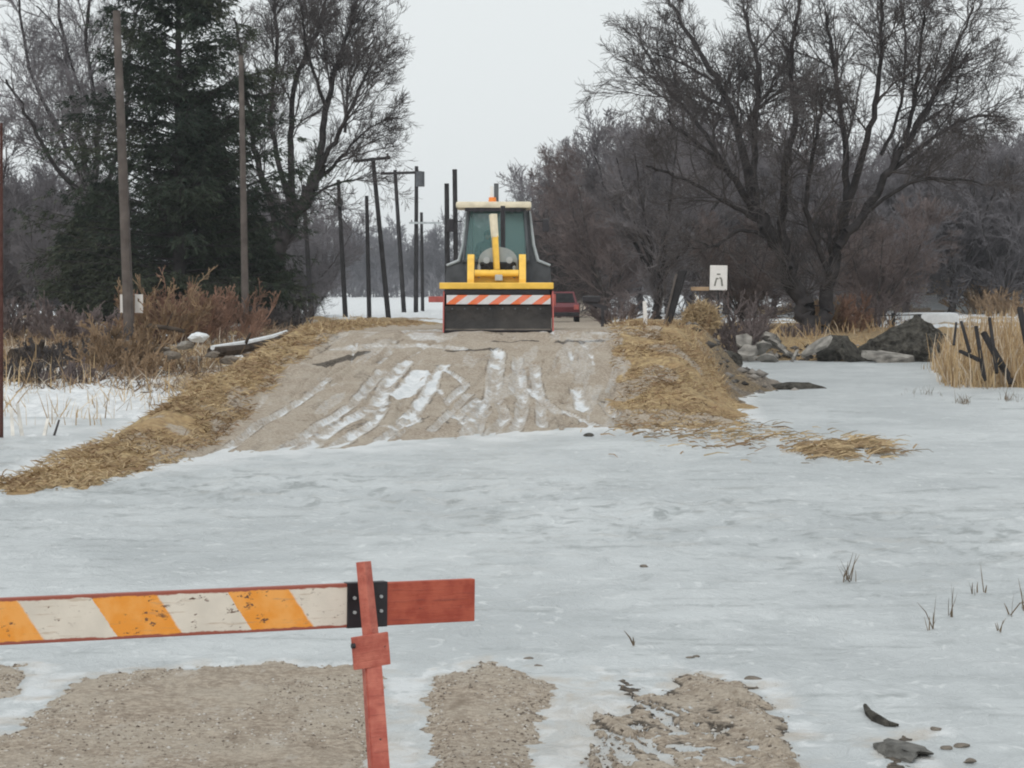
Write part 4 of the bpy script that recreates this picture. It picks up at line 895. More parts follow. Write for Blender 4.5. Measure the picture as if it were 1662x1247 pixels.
ml = MB(); ml.tube([(*GP(a, b), .01) for a, b in ((1404, 1148), (1410, 1160), (1422, 1170), (1440, 1178), (1458, 1180))], [.012, .022, .03, .02, .008], 7)
tag(ml.build('mud_ridge', M_asph, smooth=True), 'curved dark mud ridge on the ice at lower right', 'mud')

# left: logs and stones in the snow
def log(label, pts, r, snow_cap=False):
    rng = np.random.default_rng(len(label)); o = thing('fallen_log', label, 'log', pts[0])
    base = Vector(pts[0]); q = [Vector(p) - base for p in pts]
    b = MB(); b.tube(q, [r * k for k in (1, 1.05, .95, .8)][:len(q)], 10); b.build('trunk', M_log, o, True); MB().tube([q[1], q[1] + Vector((.2, -.2, .4))], [r * .35, r * .2], 6).build('branch_stub', M_log, o, True)
    if snow_cap:
        b = MB(); b.tube([p + Vector((0, -.02, r * .75)) for p in q], [r * .4, r * .6, r * .5, r * .3][:len(q)], 8); b.build('snow_cap', M_snow, o, True)
log('thick dark fallen log in the snow at the left edge', [P(22, 585, 66), P(60, 578, 66.5), P(100, 600, 67), P(120, 598, 68)], .30)
log('dark fallen log with snow on it beside the top of the left bank', [P(345, 572, 64), P(395, 566, 66), P(440, 555, 69), P(465, 545, 72)], .15, True)
log('thin pale fallen branch below the second utility pole', [P(235, 528, 70), P(270, 532, 70), P(300, 538, 70)], .06)
for k, (a, b, s, lab) in enumerate([(322, 548, .30, 'snowy pale stone nearest the top of the left bank'), (300, 560, .28, 'pale stone left of the snowy one'), (275, 578, .30, 'grey stone below the tan shrub'), (345, 575, .22, 'small brown stone beside the dark log'), (372, 585, .30, 'brown stone lying against the bank grass'),
                                (405, 578, .24, 'brown stone furthest up the left bank'), (255, 568, .34, 'dark stone behind the tan shrub'), (315, 585, .24, 'grey stone halfway along the bank foot'), (205, 560, .3, 'grey stone left of the tan shrub')]):
    q = P(a, b, 62 + k * .3); z = gz1(q.x, q.y); s *= .7; rock('stone', 120 + k, s * 1.3, s, s * .6, M_snow if k < 1 else (M_conc if k == 1 else M_rock), q.x, q.y, max(z + s * .25, q.z - .0), lab, 'stone', 'stones along the left bank')
# pale split stalks in the ice at far left
for k, (a, b, a2, b2, lab) in enumerate([(22, 728, 18, 662, 'leftmost pale wooden stake standing in the snow'), (38, 722, 28, 655, 'second pale stake from the left edge in the snow'), (70, 715, 78, 680, 'pale stake leaning right in the snow'), (85, 716, 96, 682, 'outer grey stake leaning right in the snow')]):
    b_ = MB(); p0 = P(a, b, 41.5); p1_ = P(a2, b2, 41.7); b_.bar(p0, p1_, .06 if k < 3 else .03, .03, .8); tag(b_.build('stake', M_reed_pale if k != 3 else M_bark_grey), lab, 'stake', 'stakes in the left snow')
# snow covered stump boards right: fence posts leaning in the reeds
for k, (a, b, a2, b2, wd, lab) in enumerate([(1598, 618, 1584, 530, .09, 'left of the dark leaning posts in the reeds'), (1642, 622, 1596, 540, .15, 'thickest dark leaning post in the reeds'), (1668, 560, 1655, 500, .14, 'dark upright post at the right edge in the reeds'), (1590, 585, 1558, 570, .1, 'short dark stub low in the reeds'), (1574, 572, 1560, 522, .07, 'thin grey post leaning left at the reed edge'), (1618, 606, 1606, 516, .08, 'slim upright post between the dark leaning ones'), (1548, 560, 1552, 524, .06, 'thinnest post furthest left in the reeds')]):
    p0 = P(a, b, 61.2); p1_ = P(a2, b2, 61.8); b_ = MB(); b_.bar(p0, p1_, wd, wd * .8, .85); tag(b_.build('leaning_post', M_poledark), lab, 'post', 'old posts in the reeds')

# ------------------------------------------------------------------ posts, fence, signs
def post_thing(name, label, cat, a, b, D, wd, m, a2=None, D2=None):
    p0 = P(a, b, D); p1_ = P(a2[0], a2[1], D2 or D); base = Vector((p0.x, p0.y, p0.z - .15))
    o = MB().bar((0, 0, 0), p1_ - base, wd, wd * .7, .95).build(name, m, None, False, base)
    return tag(o, label, cat)
post_thing('marker_post', 'short white marker post on the crest right of the backhoe', 'post', 1048, 520, 62, .13, M_white, (1046, 489))
o = thing('leaning_board', 'wide dark plank leaning right beside the white marker post', 'post', P(1082, 525, 64))
q0 = P(1082, 525, 64)
MB().bar(Vector((0, 0, -.1)), P(1108, 440, 64.5) - q0, .20, .05, 1.25).build('plank', M_poledark, o)
MB().bar(Vector((-.08, -.06, -.1)), P(1098, 445, 64.4) - q0, .05, .03, 1).build('pale_edge', M_pole, o)
# dark post with a mail box like arm
o = thing('mailbox', 'black mailbox on a post right of the dark red car', 'mailbox', P(978, 527, 75)); q0 = P(978, 527, 75)
MB().bar((0, 0, -.1), P(978, 500, 75) - q0, .09).build('post', M_blackm, o)
MB().bar(P(946, 487, 75) - q0, P(985, 501, 75) - q0, .10, .12).build('arm', M_blackm, o)
b_ = MB(); c_ = P(962, 487, 75) - q0; b_.box(c_.x - .3, c_.x + .22, c_.y - .12, c_.y + .12, c_.z - .08, c_.z + .12, .04); b_.build('box', M_blackm, o)
# white sign
q0 = P(1166, 535, 88); z0 = gz1(q0.x, 88) - .1; o = thing('road_sign', 'white rectangular road sign with small grey markings on the right bank', 'sign', (q0.x, 88, z0))
cc = P(1166, 451, 88); hh = cc.z - z0
MB().box(-.03, .03, .012, .06, 0, hh + .3).build('post', M_poledark, o)
fb = MB().box(-.295, .295, -.006, .006, -.42, .42, .004).build('sign_face', M_white, o, False, (0, 0, hh), (0, math.radians(1), 0))
mk = MB()
mk.bar((-.06, -.012, .12), (.06, -.012, .12), .012, .045); mk.bar((-.13, -.012, -.28), (-.07, -.012, -.02), .014, .05); mk.bar((-.09, -.012, -.03), (.0, -.012, -.03), .012, .05)
mk.bar((.13, -.012, -.28), (.10, -.012, -.05), .014, .06); mk.bar((.11, -.012, -.03), (.03, -.012, .0), .012, .05); mk.build('marking', M_mark, fb)
# wire fence before the snow patch at right
o = thing('fence', 'dark wooden post fence in front of the snow patch at right', 'fence', (pt(1450, 104), 104, gz1(pt(1450, 104), 104)))
q0 = Vector(o.location)
for a, t_ in ((1402, 500), (1412, 512), (1450, 508), (1492, 510)):
    MB().bar(P(a + 4 if a == 1402 else a, 548, 104) - q0, P(a, t_, 104) - q0, .13).build('post', M_poledark, o)
MB().bar(P(1390, 513, 104) - q0, P(1496, 511, 104) - q0, .035, .04).build('rail', M_poledark, o)
sn_ = MB(); c_ = P(1450, 520, 112); sn_.box(-2.6, 2.8, -.4, 1.2, -1, .45, .2); tag(sn_.build('snow_drift', M_snow, None, True, (c_.x, 112, c_.z - .12)), 'snow drift behind the wooden fence at right', 'snow drift')

# utility poles: px base, px top, D, base width px
def pole(label, bx, by, tx, ty, D, w0, w1, m, arm=None, extra=None):
    p0 = P(bx, by, D); p1_ = P(tx, ty, D); gz_ = gz1(p0.x, D); base = Vector((p0.x, p0.y, min(gz_, p0.z) - .2))
    o = thing('utility_pole', label, 'utility pole', base, 0, 'utility poles along the left of the road')
    r0, r1 = w0 * D / F / 2, w1 * D / F / 2
    MB().tube([(0, 0, 0), (p1_ - base) * .5, p1_ - base], [r0, (r0 + r1) / 2, r1], 10).build('shaft', m, o, True)
    for (xa, ya, xb, yb, th, mm) in arm or []:
        MB().bar(P(xa, ya, D - .25) - base, P(xb, yb, D - .25) - base, th, th * 1.2).build('crossarm', mm, o)
        for t_ in (.08, .92):
            c = (P(xa, ya, D - .25) - base).lerp(P(xb, yb, D - .25) - base, t_); MB().tube([c, c + Vector((0, 0, .22))], [.05, .035], 8).build('insulator', M_bark_grey, o)
    return o, base
o, b0 = pole('nearest and thickest utility pole, in front of the spruce with white panels', 211, 520, 189, 18, 75, 19, 12, M_pole)
for a0, a1 in ((195, 205), (219, 232)):
    c0 = P(a0, 508, 75.32) - b0; c1 = P(a1, 478, 75.32) - b0
    MB().box(c0.x, c1.x, c0.y - .01, c0.y + .01, c0.z, c1.z, .004).build('white_panel', M_white, o)
MB().tube([(0.12, -.2, .1), P(214, 515, 74.75) - b0, P(208, 300, 74.8) - b0], .02, 6).build('conduit', M_bark_grey, o)
pole('second utility pole, grey, before the right side of the spruce', 399, 528, 391, 90, 83.5, 13, 8, M_pole)
pole('thin dark utility pole right of the spruce, top lost in branches', 507, 528, 492, 300, 126, 10, 6, M_poledark)
pole('dark utility pole fourth from the left beside the field', 562, 535, 549, 292, 124, 9, 6, M_poledark, [(543, 330, 556, 330, .2, M_poledark)])
pole('thin straight dark pole fifth from the left', 600, 536, 595, 318, 123, 8, 6, M_poledark)
pole('leaning dark utility pole with a plain crossarm on its tip', 633, 536, 605, 256, 124, 9, 7, M_poledark, [(574, 262, 634, 256, .12, M_poledark)])
pole('dark pole between the leaning one and the transformer pole', 656, 507, 641, 276, 190, 8, 6, M_poledark)
o, b0 = pole('dark utility pole with crossarm and transformer', 675, 507, 676, 270, 190, 8, 6, M_poledark, [(618, 282, 684, 280, .16, M_poledark), (664, 362, 716, 362, .12, M_silver)])
c_ = P(682, 292, 189.4) - b0; MB().tube([c_ - Vector((0, 0, .5)), c_ + Vector((0, 0, .6))], .32, 12).build('transformer', M_darkgrey, o, True)
pole('thin dark pole right of the transformer pole', 686, 503, 684, 345, 200, 6, 5, M_poledark)
pole('dark pole just left of the backhoe cab', 727, 520, 725, 298, 160, 9, 8, M_poledark)
pole('tallest dark pole rising behind the left edge of the cab', 741, 520, 738, 275, 160, 8, 8, M_poledark)
pole('thin rusty post at the very left edge', 2, 718, 2, 200, 41, 7, 5, mat('rusty_post', (.085, .04, .033), .9, .3, 5, .3, .1))

# ------------------------------------------------------------------ grass tussock dome
x = pt(1138, 72); z = gz1(x, 72)
rng = np.random.default_rng(4); n = 2600; a = rng.uniform(0, 6.28, n); e = np.arccos(rng.uniform(0, 1, n)); rr = rng.uniform(.5, 1, n)
pp = np.stack([x + .55 * rr * np.cos(a) * np.sin(e), 72 + .5 * rr * np.sin(a) * np.sin(e), z + .05 + .72 * rr * np.cos(e)], 1)
blades('grass_tussock', pp, (.12, .35), (.008, .016), (1.0, .5), 5, M_straw, '', '', .1)
o = bpy.data.objects[-1] if False else [o for o in COL.objects if o.name.startswith('grass_tussock')][0]
tag(o, 'rounded tan grass tussock left of the white sign', 'tussock'); o['kind'] = 'thing'
rock('mound', 140, .52, .5, .75, M_straw, x, 72, z + .02, 'earth mound under the tan grass tussock', 'mound')
MB_ = MB().box(-.28, .28, -.1, .1, -.06, .06, .02); c_ = P(1136, 469, 80); tag(MB_.build('wooden_board', M_tan_brush, None, False, c_), 'pale tan board above the grass tussock', 'board')
MB().bar((0, .05, -.9), (0, .05, -.06), .06).build('leg', M_pole, [o for o in COL.objects if o.name == 'wooden_board'][0])

# ------------------------------------------------------------------ backhoe loader
BX, BY = pt(808, 54.0), 54.0
bh = thing('backhoe_loader', 'yellow backhoe loader facing the viewer with its wide bucket down', 'backhoe', (BX, BY, 1.45), math.radians(0))
S = 1 / 77.8
def bx(px_): return (px_ - 808) * S
def bz(py_): return (541 - py_) * S
# bucket: curved shell open to the front
bk = MB(); prof = [(-.75, .03), (-.72, .0), (-.1, .0), (.12, .12), (.2, .4), (.12, .72), (-.12, .90), (-.14, .86), (.07, .69), (.14, .4), (.07, .16), (-.12, .05), (-.72, .05)]
bk.prism(prof, bx(722), bx(895)); bucket = bk.build('bucket', M_blackm, bh)
fl = MB(); fl.prism([(-.66, .02), (-.60, .16), (-.57, .34), (-.58, bz(498)), (-.52, bz(498)), (-.50, .34), (-.54, .14), (-.60, .0)], bx(723), bx(894)); flap = fl.build('rubber_flap', M_flap, bh, True)
MB().box(bx(724), bx(893), -.675, -.64, .015, .075, .008).build('wear_strip', M_rock, flap)
for k in range(9): MB().tube([(bx(735) + k * .26, -.60, bz(503)), (bx(735) + k * .26, -.575, bz(503))], .02, 8).build('bolt', M_darkgrey, flap)
MB().box(bx(714), bx(898), -.34, -.08, bz(471.5), bz(461), .02).build('top_beam', M_yellow, bh)
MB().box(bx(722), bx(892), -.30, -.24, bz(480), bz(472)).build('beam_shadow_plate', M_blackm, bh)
for sx_ in (bx(721), bx(897)):
    MB().prism([(-.74, .0), (.15, .05), (.2, .5), (-.05, .86), (-.25, .86), (-.60, .55)], sx_ - .013, sx_ + .013).build('side_plate', M_redfade, bh)
M_haz = stripe_mat('hazard_stripes', .445, .46, -1.35, (.78, .17, .05), (.70, .68, .68), .06, False, 0)
MB().box(bx(726), bx(893), -.035, .0, -.095, .095, .006).build('hazard_board', M_haz, bh, False, (0, -.60, (bz(481) + bz(496)) / 2))
for s in (-1, 1):
    xa = bx(764) if s < 0 else bx(848)
    arm = MB().prism([(-.12, .80), (.02, .78), (.35, 1.30), (1.3, 1.42), (1.3, 1.60), (.25, 1.62), (.05, 1.52), (-.1, 1.1)], xa - .07, xa + .07).build('loader_arm', M_yellow, bh)
    MB().tube([(xa - s * .17, .1, 1.15), (xa - s * .17, .6, 1.4)], .035, 8).build('hydraulic_ram', M_silver, arm)
MB().tube([(bx(764) + .08, .02, bz(446)), (bx(848) - .08, .02, bz(446))], .075, 12).build('cross_tube', M_yellow, bh, True)
MB().box(bx(768), bx(845), .12, .2, bz(461), bz(451), .02).build('lower_crossmember', M_yellow, bh)
MB().box(-.06, .1, -.05, .05, bz(458), bz(447), .02).build('coupler', M_silver, bh, False, (0, 0, 0))
# hood and grille
hood = MB(); hp = []
for k in range(15):
    t_ = math.pi * k / 14; hp.append((-.42 * math.cos(t_) * (1.0 if abs(math.cos(t_)) < .98 else 1), 1.38 + .40 * math.sin(t_) ** .7))
hood.prism_y([(-.42, .9)] + hp + [(.42, .9)], .55, 1.9); hood.build('hood', M_greym, bh, True)
MB().box(-.38, .38, .50, .56, .95, 1.46, .03).build('grille', M_black, bh)
for s in (-1, 1):
    MB().tube([(s * .12, .05, 1.22), (s * .2, -.02, 1.36), (s * .3, .1, 1.42), (s * .34, .4, 1.4)], .018, 6).build('hydraulic_hose', M_black, bh, True)
    MB().tube([(s * .78, 1.9, 2.35), (s * 1.0, 1.75, 2.35)], .015, 6).build('mirror_arm', M_blackm, bh)
    MB().box(s * 1.02 - .07, s * 1.02 + .07, 1.72, 1.77, 2.12, 2.4, .02).build('mirror', M_blackm, bh)
for s in (-1, 1): MB().tube([(s * .24, .47, 1.5), (s * .24, .56, 1.5)], .07, 14).build('headlight', M_silver, bh, True)
# centre boom and exhaust
cb = MB(); cb.bar((bx(806), .42, bz(440)), (bx(803), .55, bz(385)), .11, .1); bo = cb.build('boom', M_yellow, bh); MB().bar((bx(803), .54, bz(387)), (bx(800), .62, bz(349)), .125, .1, 1.1).build('boom_tip', M_cream, bo)
MB().tube([(bx(816), .75, bz(425)), (bx(816), .75, bz(335))], .05, 10).build('exhaust_pipe', M_blackm, bh, True)
# chassis, wheels
MB().box(-.4, .4, .3, 4.0, .45, .95, .04).build('chassis', M_yellow, bh)
def wheel(x_, y_, R, wd):
    w0 = MB(); w0.tube([(x_ - wd / 2, y_, R), (x_ - wd / 2 + .05, y_, R), (x_ + wd / 2 - .05, y_, R), (x_ + wd / 2, y_, R)], [R * .86, R, R, R * .86], 28)
    for k in range(22):
        t_ = 2 * math.pi * k / 22; c = Vector((x_, y_ + math.cos(t_) * R, R + math.sin(t_) * R)); w0.bar(c - Vector((wd * .45, 0, 0)), c + Vector((wd * .45, 0, 0)), .05, .05)
    wh = w0.build('wheel', M_black, bh)
    MB().tube([(x_ - wd / 2 - .01, y_, R), (x_ + wd / 2 + .01, y_, R)], R * .5, 18).build('rim', M_cream, wh, True)
for s in (-1, 1): wheel(s * .8, 1.1, .5, .32); wheel(s * .93, 3.0, .72, .42)
# cab
def cpt(px_, py_, y_): k = (54 + y_) / 54; return Vector((bx(px_) * k, y_, bz(py_) * k - (k - 1) * .75 + (k - 1) * 0))
yf, yb = 1.9, 3.4
def quad(a, b, c, d, th=.012):
    bm_q = MB(); vs = [bm_q.bm.verts.new(v) for v in (a, b, c, d)]; f = bm_q.bm.faces.new(vs)
    r = bmesh.ops.extrude_face_region(bm_q.bm, geom=[f]); n_q = (b - a).cross(d - a).normalized() * th
    for v in r['geom']:
        if isinstance(v, bmesh.types.BMVert): v.co += n_q
    return bm_q
fa, fb_, fc, fd = cpt(752, 426, yf), cpt(856, 426, yf), cpt(850, 344, yf + .15), cpt(761, 344, yf + .15)
cabo = MB()
for p_, q_ in ((fa, fd), (fb_, fc), (fd, fc), (fa, fb_)): cabo.bar(p_, q_, .055)
ra, rb_, rc, rd = [Vector((v.x, yb, v.z)) for v in (fa, fb_, fc, fd)]
for p_, q_ in ((ra, rd), (rb_, rc), (rd, rc), (ra, rb_), (fa, ra), (fb_, rb_), (fc, rc), (fd, rd)): cabo.bar(p_, q_, .07)
cabo.box(fa.x + .02, fb_.x - .02, yf + .05, yb - .02, .95, fa.z - .04)
cab = cabo.build('cab', M_darkgrey, bh)
quad(fa, fb_, fc, fd).build('windshield', M_glass, cab); quad(ra, rb_, rc, rd).build('rear_window', M_glass2, cab)
quad(ra + Vector((0, -.05, 0)), fa, fd, rd).build('side_window', M_glass, cab); quad(fb_, rb_, rc, fc).build('side_window', M_glass, cab)
MB().bar((bx(818), yf - .02, bz(426)), (bx(817), yf + .12, bz(344)), .035).build('window_divider', M_darkgrey, cab)
rf = MB(); z1_, z2_ = cpt(0, 341, yf).z, cpt(0, 330.5, yf).z; rf.box(bx(739) * 1.03, bx(862) * 1.03, yf - .12, yb + .15, z1_, z2_, .05); roof = rf.build('roof', M_cream, cab, True)
MB().box(bx(752), bx(850), yf - .08, yf - .03, z1_ - .07, z1_ + .0).build('light_bar', M_blackm, roof)
for px_ in (770, 780, 832, 842): MB().tube([(bx(px_), yf - .14, z1_ - .05), (bx(px_), yf - .06, z1_ - .05)], .05, 10).build('work_light', M_blackm, roof)
for s in (-1, 1):   # silver-edged side panels widening to the rear fenders
    e0, e1, e2, e3 = (cpt(808 + s * 51, 346, yf + .3), cpt(808 + s * 57, 400, yf + .3), cpt(808 + s * 64, 426, yf + .3), cpt(808 + s * 84, 434, yf + .3))
    e4 = cpt(808 + s * 86, 462, yf + .3)
    fo = MB()
    fo.prism_y([(v.x, v.z) for v in (Vector((e0.x - s * .12, 0, e0.z)), e0, e1, e2, e3, e4, Vector((e0.x - s * .12, 0, e4.z)))], yf + .32, yf + 1.4); fo.build('rear_fender', M_darkgrey, bh)
    tr = MB(); tr.tube([e0, e1, e2, e3], [.02, .035, .04, .03], 8); tr.build('fender_trim', M_silver, bh, True)
MB().tube([(bx(798), yf + .2, z2_ - .01), (bx(798), yf + .2, z2_ + .10)], [.09, .075], 12).build('beacon', M_orange, bh, True)
MB().tube([(bx(797), yf + .2, z2_ + .10), (bx(797), yf + .2, z2_ + .34)], [.04, .03], 10).build('warning_flag_mast', M_white, bh, True)
MB().box(bx(800), bx(808), 3.3, 3.5, z2_ - .9, z2_ + .45).build('digging_arm', M_darkgrey, bh)
MB().box(bx(690), bx(722), 2.2, 2.4, bz(494), bz(484), .01).build('outrigger', M_redfade, bh)
MB().box(bx(894), bx(905), 2.2, 2.4, bz(500), bz(480), .01).build('outrigger', M_redfade, bh)

# the operator, seated behind the glass
def person(x, y, z):
    me = bpy.data.meshes.new('person'); bm = bmesh.new()
    J = {'pelvis': (0, 0, 0), 'waist': (0, .02, .18), 'chest': (0, 0, .42), 'neck': (0, -.02, .58), 'head': (0, -.03, .70), 'crown': (0, -.02, .83),
         'ls': (.19, 0, .50), 'le': (.25, -.14, .27), 'lw': (.17, -.38, .30), 'rs': (-.19, 0, .50), 're': (-.25, -.14, .27), 'rw': (-.17, -.38, .30),
         'lh': (.10, -.02, -.02), 'lk': (.14, -.42, .02), 'la': (.14, -.50, -.38), 'rh': (-.10, -.02, -.02), 'rk': (-.14, -.42, .02), 'ra': (-.14, -.50, -.38)}
    E = [('pelvis', 'waist'), ('waist', 'chest'), ('chest', 'neck'), ('neck', 'head'), ('head', 'crown'), ('chest', 'ls'), ('ls', 'le'), ('le', 'lw'), ('chest', 'rs'), ('rs', 're'), ('re', 'rw'),
         ('pelvis', 'lh'), ('lh', 'lk'), ('lk', 'la'), ('pelvis', 'rh'), ('rh', 'rk'), ('rk', 'ra')]
    R_ = dict(pelvis=.15, waist=.14, chest=.16, neck=.06, head=.095, crown=.075, ls=.075, le=.05, lw=.035, rs=.075, re=.05, rw=.035, lh=.09, lk=.065, la=.045, rh=.09, rk=.065, ra=.045)
    vs = {k: bm.verts.new(v) for k, v in J.items()}
    for a, b in E: bm.edges.new((vs[a], vs[b]))
    bm.to_mesh(me); bm.free(); o = link('person', me, M_cloth, None, (x, y, z))
    md = o.modifiers.new('skin', 'SKIN'); 
    for i, k in enumerate(J): me.skin_vertices[0].data[i].radius = (R_[k], R_[k])
    me.skin_vertices[0].data[0].use_root = True
    o.modifiers.new('sub', 'SUBSURF').levels = 2; o.modifiers['sub'].render_levels = 2
    tag(o, 'person in dark clothing seated inside the backhoe cab', 'person')
    f = MB(); f.tube([(0, -.10, .64), (0, -.125, .70), (0, -.11, .78)], [.04, .055, .045], 10); f.build('face', M_skin, o, True)

def ensure_skin(me):
    if not me.skin_vertices:
        try: me.attributes.new('skin', 'FLOAT', 'POINT')
        except Exception: pass
try:
    person(BX + bx(789), BY + 2.75, 1.45 + 1.35)
except Exception as ex:
    print('person via skin failed', ex)
st_ = MB(); st_.box(-.24, .24, -.2, .25, .9, 1.25, .04); st_.box(-.22, .22, .22, .32, 1.25, 1.85, .04); st_.build('seat', M_black, bh, False, (bx(789), 2.78, 0))
MB().tube([(bx(789), 2.1, 1.25), (bx(789), 2.33, 1.62)], .03, 8).build('steering_column', M_black, bh)

# ------------------------------------------------------------------ dark red car behind
DC = 128.; xc = pt(910, DC); car = thing('parked_car', 'dark red car parked behind the backhoe on the road', 'car', (xc, DC, gz1(xc, DC)))
b_ = MB(); b_.prism([(-2.1, .28), (-2.15, .75), (-1.9, .92), (2.1, .95), (2.2, .7), (2.2, .28)], -.87, .87); body = b_.build('body', M_redcar, car)
b_ = MB(); 
for s_, pts in ((0, 0),):
    A = [(-.78, -1.85, .9), (.78, -1.85, .9), (.78, 1.2, .9), (-.78, 1.2, .9)]; B = [(-.62, -1.45, 1.5), (.62, -1.45, 1.5), (.62, .35, 1.48), (-.62, .35, 1.48)]
    va = [b_.bm.verts.new(v) for v in A]; vb = [b_.bm.verts.new(v) for v in B]; b_.bm.faces.new(vb); b_.bm.faces.new(va[::-1])
    for k in range(4): b_.bm.faces.new((va[k], va[(k + 1) % 4], vb[(k + 1) % 4], vb[k]))
b_.build('cabin', M_redcar, car)
quad(Vector((-.66, -1.83, .97)), Vector((.66, -1.83, .97)), Vector((.55, -1.53, 1.42)), Vector((-.55, -1.53, 1.42)), -.03).build('rear_window', M_black, car)
for s in (-1, 1):
    MB().box(s * .72 - .12, s * .72 + .12, -2.18, -2.1, .62, .86, .02).build('tail_light', M_redfade, car)
    for y_ in (-1.35, 1.4): MB().tube([(s * .78 - .11, y_, .33), (s * .78 + .11, y_, .33)], .33, 18).build('wheel', M_black, car)
MB().box(-.85, .85, -2.24, -2.1, .3, .5, .03).build('bumper', M_blackm, car)

# ------------------------------------------------------------------ road barricade in front
e0 = P(770, 973, 11.85); e1 = P(0, 1009, 10.85); c0 = P(594, 981, 11.62)
ax_ = (e0 - e1); yaw = math.atan2(ax_.y, ax_.x); roll = -math.atan2(ax_.z, math.hypot(ax_.x, ax_.y))
bc = thing('road_barricade', 'orange and white striped road barricade on red posts across the near road', 'barricade', (c0.x, c0.y, 0.0), yaw)
hb = .099; zc = c0.z; uR = (e0 - c0).length
beam = MB().box(-3.1, -.10, -.02, .02, -hb, hb, .004).build('striped_board', stripe_mat('barricade_stripes', .615, .475, .68, (.86, .33, .04), (.78, .72, .63), .0, True, .093), bc, False, (0, 0, zc), (0, roll, 0))
MB().box(-.10, .095, -.026, .024, -hb - .003, hb + .003, .003).build('joint_plate', M_blackm, bc, False, (0, 0, zc), (0, roll, 0))
MB().box(.092, uR, -.019, .019, -hb, hb * .97, .004).build('red_board_end', M_board_red, bc, False, (0, 0, zc), (0, roll, 0))
for x_ in (-.068, .062):
    for z_ in (-.03, .035): MB().tube([(x_, -.034, z_ + zc), (x_, -.022, z_ + zc)], .008, 8).build('bolt', M_silver, bc)
cr = math.cos(yaw); sr = math.sin(yaw)
def bl_(px_, py_, D):
    v = P(px_, py_, D) - Vector(bc.location); return Vector((v.x * cr + v.y * sr, -v.x * sr + v.y * cr, v.z))
up_t = bl_(590, 912, 11.52); up_b = bl_(602, 1036, 11.50); lo_b = bl_(618, 1262, 11.38); ft = lo_b + (lo_b - up_b) * .42; ft.z = .03
MB().bar(up_b, up_t, .056, .05, .92).build('post_upper', M_post_red, bc)
def post_l(offx):
    o_ = Vector((offx, 0, 0)); b_ = MB(); b_.bar(ft + o_, up_b + o_ + Vector((0, -.012, 0)), .082, .012, .85); b_.bar(ft + o_ + Vector((-.038, .03, 0)), up_b + o_ + Vector((-.03, .02, 0)), .012, .06, .85); b_.build('post', M_post_red, bc)
    MB().box(-.085 + ft.x + offx, .085 + ft.x + offx, ft.y - .45, ft.y + .45, .0, .04, .005).build('foot', M_post_red, bc)
post_l(0); post_l(-2.7)
c_ = bl_(603, 1057, 11.45); MB().box(-.088, .088, -.004, .012, -.073, .073, .003).build('bracket', M_post_red, bc, False, c_ + Vector((0, .004, 0)), (0, math.radians(-5), 0))
MB().bar(up_t + Vector((-2.7, 0, .0)), up_b + Vector((-2.7, 0, 0)), .056, .05).build('post_upper', M_post_red, bc)
MB().tube([c_ + Vector((-.10, -.01, .03)), c_ + Vector((-.085, -.01, .03))], .012, 8).build('bolt', M_blackm, bc)
for o in list(COL.objects):
    if o.type == 'MESH' and not o.data.materials: o.data.materials.append(M_rock)
# ------------------------------------------------------------------ air
hz = MB().box(-6700, 6700, -75, 2560, -1.8, 24).build('haze', None)
tag(hz, kind='stuff'); hz['label'] = 'thin grey winter haze over the fields'; hz['category'] = 'haze'
mh = bpy.data.materials.new('haze_air'); mh.use_nodes = True; t = mh.node_tree; t.nodes.clear()
po = t.nodes.new('ShaderNodeOutputMaterial'); pv = t.nodes.new('ShaderNodeVolumePrincipled')
pv.inputs['Color'].default_value = (.92, .95, 1, 1); pv.inputs['Density'].default_value = .0003; pv.inputs['Anisotropy'].default_value = .2
t.links.new(pv.outputs[0], po.inputs['Volume']); hz.data.materials.clear(); hz.data.materials.append(mh)

# ------------------------------------------------------------------ loose stones on the bare road patches
rng = np.random.default_rng(33); n = 60000
x = rng.uniform(-3.4, 1.9, n); y = rng.uniform(12.6, 16.4, n); d, _, _ = near_mask(x, y)
k = (d > -.02) & ((vn(x * 3, y * 2, 90) > .35) | (d < .12)) & (rng.uniform(size=n) < np.where(d < .15, .5, .22)); x, y, d = x[k], y[k], d[k]
zz = -.035 + .055 * ss(d, -.13, .16) + .010 * fbm(x * 14, y * 8, 41) + .014 * fbm(x * 4, y * 3, 42)
inC = sd_poly(x, y, NEAR[3]) > -.1
zz = zz + np.where(inC, .075 * np.clip(fbm((x + y * .24) * 6, (y - x * .2) * .7, 43, 3), -.12, 1) + .016 * fbm(x * 16, y * 12, 44), 0)
k = (zz > -.004) & (~inC | (rng.uniform(size=len(x)) < .45)); x, y, zz = x[k], y[k], zz[k]
m = len(x); sz = .0035 + .009 * rng.uniform(size=m) ** 4 + .004 * (rng.uniform(size=m) < .1)
O = np.array([[1, 0, 0], [0, 1, 0], [-1, 0, 0], [0, -1, 0], [0, 0, 1], [0, 0, -1]], float)
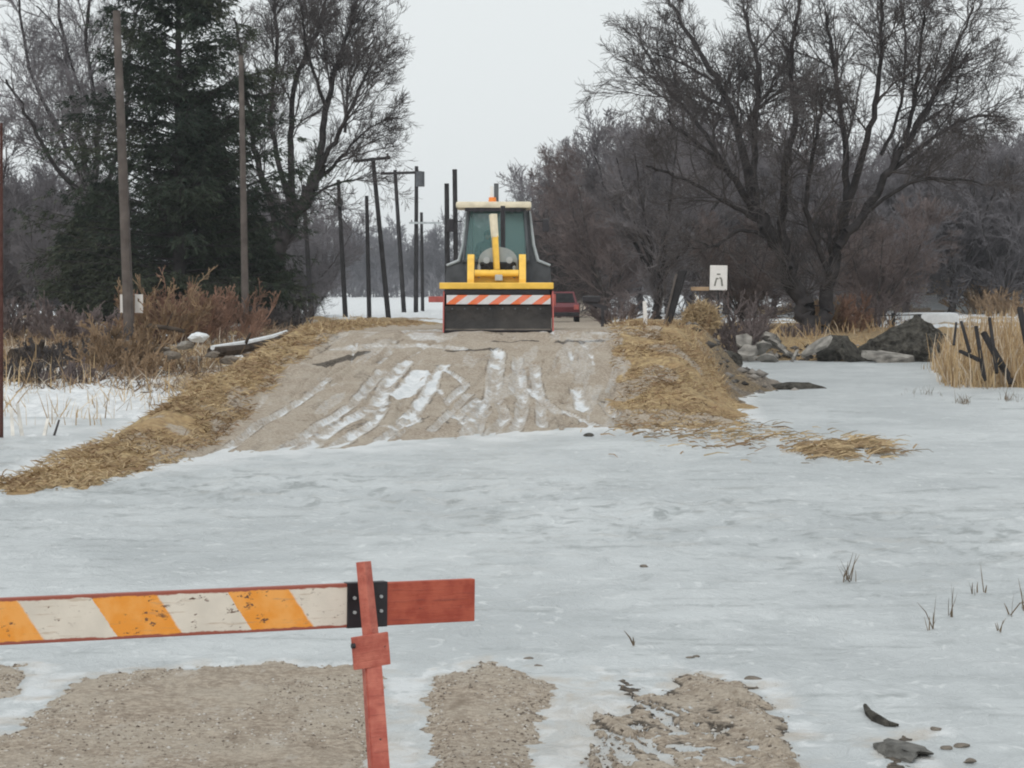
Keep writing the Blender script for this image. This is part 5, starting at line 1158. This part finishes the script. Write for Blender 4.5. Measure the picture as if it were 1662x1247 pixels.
an = rng.uniform(0, 6.28, m); ca, sa = np.cos(an), np.sin(an)
Pv = O[None] * (sz[:, None, None] * rng.uniform(.7, 1.3, (m, 6, 1))); Pv = Pv * np.array([1.2, 1, .7])
Pv = np.stack([Pv[..., 0] * ca[:, None] - Pv[..., 1] * sa[:, None], Pv[..., 0] * sa[:, None] + Pv[..., 1] * ca[:, None], Pv[..., 2]], -1) + np.stack([x, y, zz], 1)[:, None]
Ft = np.array([[0, 1, 4], [1, 2, 4], [2, 3, 4], [3, 0, 4], [1, 0, 5], [2, 1, 5], [3, 2, 5], [0, 3, 5]])
Fp = (np.arange(m) * 6)[:, None, None] + Ft[None]
cc_ = np.repeat(np.stack([rng.uniform(size=m), (rng.uniform(size=m) < .25) * .9, 0 * x], 1), 6, 0)
M_peb = attr_mat('loose_gravel', (.10, .08, .065), (.42, .36, .30), (.60, .57, .53))
tag(link('gravel', mesh_np('gravel', Pv.reshape(-1, 3), Fp.reshape(-1, 3), True, cc_), M_peb), 'loose stones on the bare road patches', 'gravel', kind='stuff')

# small broken rubble along the far shore
rng = np.random.default_rng(44); m = 420
x = np.concatenate([rng.uniform(6.6, 15.2, m - 120), rng.uniform(4.2, 7.2, 120)]); y = np.concatenate([83.2 + np.abs(rng.normal(size=m - 120)) * 1.6, rng.uniform(58, 66, 120)])
zz = height(x, y); sz = .05 + .16 * rng.uniform(size=m) ** 3
Pv = O[None] * (sz[:, None, None] * rng.uniform(.6, 1.3, (m, 6, 1))) * np.array([1.3, 1, .7]) + np.stack([x, y, zz + sz * .2], 1)[:, None]
cc_ = np.repeat(np.stack([rng.uniform(size=m) ** 2, 0 * x, 0 * x], 1), 6, 0); Fp = (np.arange(m) * 6)[:, None, None] + Ft[None]
tag(link('rubble', mesh_np('rubble', Pv.reshape(-1, 3), Fp.reshape(-1, 3), False, cc_), attr_mat('rubble_bits', (.045, .042, .04), (.34, .31, .28), (.3, .3, .3))), 'small broken rubble scattered along the far shore', 'rubble', kind='stuff')
